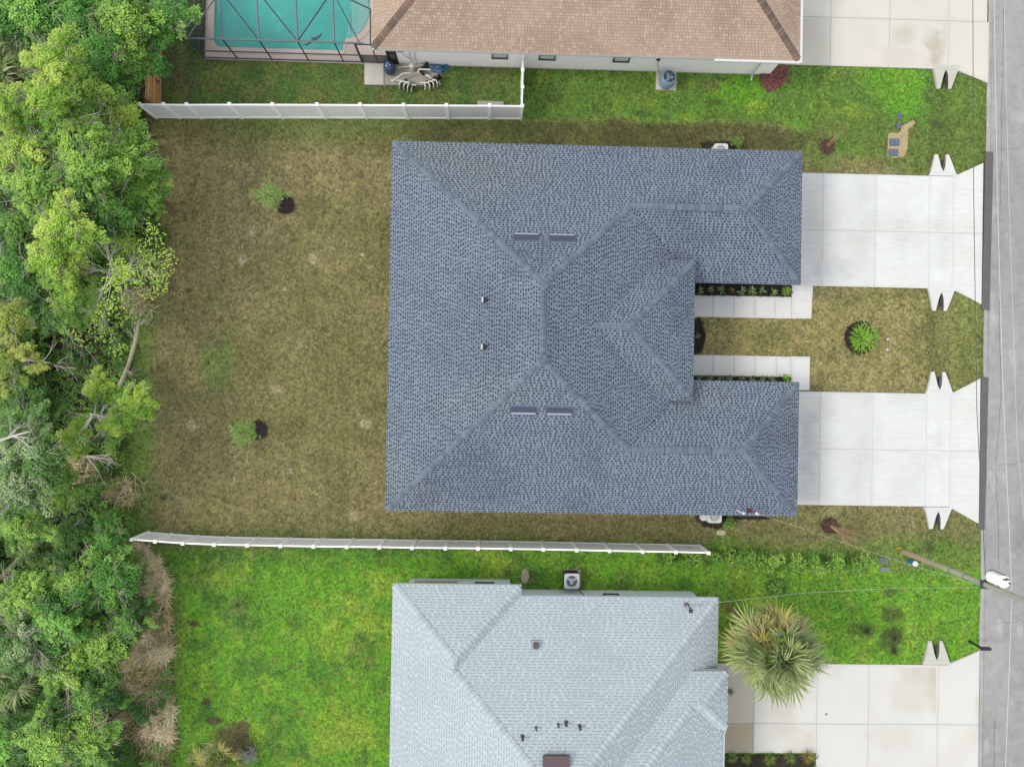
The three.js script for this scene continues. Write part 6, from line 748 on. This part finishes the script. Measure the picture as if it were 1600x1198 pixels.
{ // black letter box on a post at the street
  const [x, z] = W(1514.5, 1001.5), o = thing('mailbox', 'black mailbox on a black post between the bottom driveway and the street', 'mailbox', [x, 0, z]); const c = C(40, 42, 48), m = mat(0.4); mesh('post', new G().box(0, 0.5, 0, 0.1, 1.1, 0.1, c).geo(), m, o); const g = new G(); const s = new THREE.Shape(); s.moveTo(-0.09, 0); s.lineTo(0.09, 0); s.lineTo(0.09, 0.13); s.absarc(0, 0.13, 0.09, 0, Math.PI); const e = new THREE.ExtrudeGeometry(s, { depth: 0.52, bevelEnabled: false }); g.add(e, m4(-0.08, 1.05, 0.02, 0, Math.PI / 2), c); mesh('box', g.geo(), m, o); mesh('arm', new G().box(0.15, 1.0, 0.02, 0.5, 0.06, 0.07, c).geo(), m, o); mesh('flag', new G().box(0.2, 1.2, -0.1, 0.14, 0.06, 0.012, C(120, 40, 40)).geo(), m, o);
}
{ const lid = (label, px, py, w, d, round, col = C(98, 112, 138)) => { const [x, z] = W(px, py), o = thing('meter_lid', label, 'meter lid', [x, groundY(x, z), z]); const g = new G(), n = new G(); if (round) { g.add(new THREE.CylinderGeometry(w / 2, w / 2, 0.05, 20), m4(0, 0.03, 0, 0, 0, 0, 1, 1, d / w), col); n.add(new THREE.CylinderGeometry(w * 0.36, w * 0.36, 0.012, 20), m4(0, 0.06, 0, 0, 0, 0, 1, 1, d / w), mul3(col, 1.12)); } else { g.prism(rect(-w / 2, -d / 2, w / 2, d / 2), 0, 0.055, col, col, 0.012); n.prism(rect(-w * 0.36, -d * 0.36, w * 0.36, d * 0.36), 0.05, 0.064, mul3(col, 1.1)); } n.add(new THREE.CylinderGeometry(0.035, 0.035, 0.012, 10), m4(0, 0.066, 0), mul3(col, 0.35)); mesh('frame', g.geo(), mat(0.6), o); mesh('cover', n.geo(), mat(0.6), o); keepOff(rect(x - w / 2 - 0.03, z - d / 2 - 0.03, x + w / 2 + 0.03, z + d / 2 + 0.03)); };
  { const o = paved('sand_patch', 'bare sandy patch round the larger meter lids'); delete o.userData.label; o.userData.label = 'bare sandy patch round the two larger meter lids'; const p = [[1388, 209], [1393, 207], [1404, 208], [1408, 204], [1409, 197], [1417, 193], [1427, 187], [1431, 192], [1424, 199], [1419, 203], [1418.5, 232], [1413, 244], [1400, 247], [1387, 244]].map(q => W(...q)); mesh('sand', new G().prism(p, -0.05, 0.02, C(200, 180, 136)).geo(), new THREE.MeshStandardMaterial({ vertexColors: true, map: grainTex(0.7, 1.15, 16, 256, 1), roughness: 1 }), o); keepOff(p); }
  lid('grey square meter lid in the sandy patch, upper of two', 1397.5, 222.5, 0.6, 0.42, false); lid('grey square meter lid in the sandy patch, lower of two', 1396, 238.5, 0.58, 0.42, false); lid('small bluish meter lid in the grass above the sandy patch, upper of two', 1406, 182, 0.26, 0.4, false); lid('small bluish meter lid in the grass above the sandy patch, lower of two', 1404.5, 197, 0.3, 0.36, true); lid('grey meter lid in the green grass left of the power pole, upper of two', 1381, 876, 0.52, 0.36, false, C(112, 122, 118)); lid('grey meter lid in the green grass left of the power pole, lower of two', 1383, 889.5, 0.54, 0.28, false, C(126, 140, 136)); }
{ const [x, z] = W(1421, 876.5), o = thing('utility_marker', 'white domed blue utility post beside the power pole', 'utility post', [x, 0, z]); mesh('post', new G().tube([[0, -0.1, 0], [0, 0.6, 0]], 0.13, C(60, 130, 190), 16).geo(), mat(0.4), o); mesh('cap', new G().add(new THREE.SphereGeometry(0.17, 20, 10, 0, 6.283, 0, 1.571), m4(0.0, 0.6, 0, 0, 0, 0, 1, 0.6, 1), C(240, 242, 244)).geo(), mat(0.35), o); }
for (const [x, y, l] of [[1386.5, 530, 'white cleanout cap beside the lime clump, upper of two'], [1386, 546.5, 'white cleanout cap beside the lime clump, lower of two'], [1444.5, 794, 'white cleanout cap at the corner of the lower white driveway']]) { const [a, b] = W(x, y), o = thing('cleanout_cap', l, 'pipe cap', [a, 0, b]); mesh('cap', new G().add(new THREE.CylinderGeometry(0.065, 0.07, 0.1, 16), m4(0, 0.07, 0), C(240, 240, 236)).geo(), mat(0.4), o); mesh('plug', new G().box(0, 0.135, 0, 0.05, 0.03, 0.05, C(226, 226, 222)).geo(), mat(0.4), o); }
{ const stone = (label, px, py, w, d, col, s) => { reseed(s); const g = new THREE.IcosahedronGeometry(0.5, 3), p = g.attributes.position; for (let i = 0; i < p.count; i++) { const k = 1 + 0.28 * (fbm(p.getX(i) * 2.2 + s, p.getZ(i) * 2.2 + p.getY(i), 3) - 0.5); p.setXYZ(i, p.getX(i) * k, Math.min(p.getY(i) * k, 0.3), p.getZ(i) * k); } g.computeVertexNormals(); const [x, z] = W(px, py); tag(mesh('stone', new G().add(g, m4(x, 0.02, z, 0, 0, 0, w, 0.22, d), col).geo(), mat(0.95)), label, 'stone'); };
  stone('small pale rough stone in the grass by the step of the pale roof', 820, 900, 0.5, 0.85, C(190, 176, 158), 5); stone('low pale stone in the turf below the lower eave shrub', 1127, 832, 0.6, 0.36, C(198, 190, 164), 9); }
{ const p = thing('paving_slab', 'grey slab lying behind the upper white fence', 'slab'); mesh('slab', new G().prism([W(746, 158), W(787, 159.5), W(787, 166), W(746, 166)], -0.05, 0.1, C(186, 186, 180), C(160, 160, 154), 0.012).geo(), wornConcrete, p); }
{ const [x, z] = W(1403.5, 855.5); reseed(3); const g = new G(); g.tube([[x - 0.2, 0.1, z + 0.06], [x, 0.16, z - 0.04], [x + 0.2, 0.1, z - 0.02]], 0.035, C(214, 150, 64), 6); tag(mesh('plastic_tag', g.geo(), mat(0.6)), 'orange plastic strip in the grass at the foot of the power pole', 'plastic strip'); }
{ const [x, z] = W(1291, 1115); const o = thing('drain_cap', 'small dark drain cap in the bottom driveway', 'drain cap', [x, 0.04, z]); mesh('cap', new G().add(new THREE.CylinderGeometry(0.05, 0.055, 0.02, 14), m4(0, 0.01, 0), C(60, 60, 64)).geo(), mat(0.5), o); }

// ---------------------------------------------------------------- turf: short blades standing on the ground
{
  reseed(88); const tg = new G(); for (let i = 0; i < 9; i++) { const a = R(0, 6.28), x = R(-0.07, 0.07), z = R(-0.07, 0.07), l = R(0.05, 0.1), e = R(0.35, 1.1), w = R(0.008, 0.014), dx = Math.cos(a), dz = Math.sin(a), k = R(0.75, 1.25); tg.tri([x - dz * w, 0, z + dx * w], [x + dz * w, 0, z - dx * w], [x + dx * Math.cos(e) * l, Math.sin(e) * l, z + dz * Math.cos(e) * l], [k, k, k]); }
  const cell = {}, key = (x, z) => Math.floor(x) + ',' + Math.floor(z); for (const h of hard) { const [a, b, c, d] = h[1]; for (let i = Math.floor(a); i <= Math.floor(b); i++) for (let j = Math.floor(c); j <= Math.floor(d); j++) { if (Math.abs(i) > 60 || Math.abs(j) > 60) continue; (cell[i + ',' + j] = cell[i + ',' + j] || []).push(h[0]); } }
  const blocked = (x, z) => { const l = cell[key(x, z)]; if (!l) return false; for (const q of l) if (inPoly(x + R(-0.035, 0.035), z + R(-0.035, 0.035), q)) return true; return false; };
  const M = [], Cc = []; const step = 0.08;
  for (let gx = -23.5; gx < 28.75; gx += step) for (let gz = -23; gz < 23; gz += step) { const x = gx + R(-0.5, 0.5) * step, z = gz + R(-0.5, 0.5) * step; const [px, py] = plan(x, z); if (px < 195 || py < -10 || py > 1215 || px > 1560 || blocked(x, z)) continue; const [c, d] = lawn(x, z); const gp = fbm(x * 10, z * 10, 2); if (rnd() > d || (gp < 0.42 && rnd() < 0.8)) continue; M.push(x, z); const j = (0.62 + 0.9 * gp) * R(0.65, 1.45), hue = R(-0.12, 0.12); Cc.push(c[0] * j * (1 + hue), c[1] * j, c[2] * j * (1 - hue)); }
  const n = M.length / 2, im = new THREE.InstancedMesh(tg.geo(false), new THREE.MeshStandardMaterial({ vertexColors: true, roughness: 0.8, side: THREE.DoubleSide }), n), cc = new THREE.Color(), q = new THREE.Matrix4(); for (let i = 0; i < n; i++) { const x = M[i * 2], z = M[i * 2 + 1]; im.setMatrixAt(i, m4(x, groundY(x, z) - 0.005, z, 0, R(0, 6.28), 0, R(0.7, 1.25), R(0.5, 1.2))); im.setColorAt(i, cc.setRGB(Cc[i * 3], Cc[i * 3 + 1], Cc[i * 3 + 2])); }
  im.name = 'turf'; scene.add(im); tag(im, 'short turf blades over the yards round the three houses', 'turf', null, 'stuff'); console.log('turf tufts', n);
}
renderer.render(scene, camera);
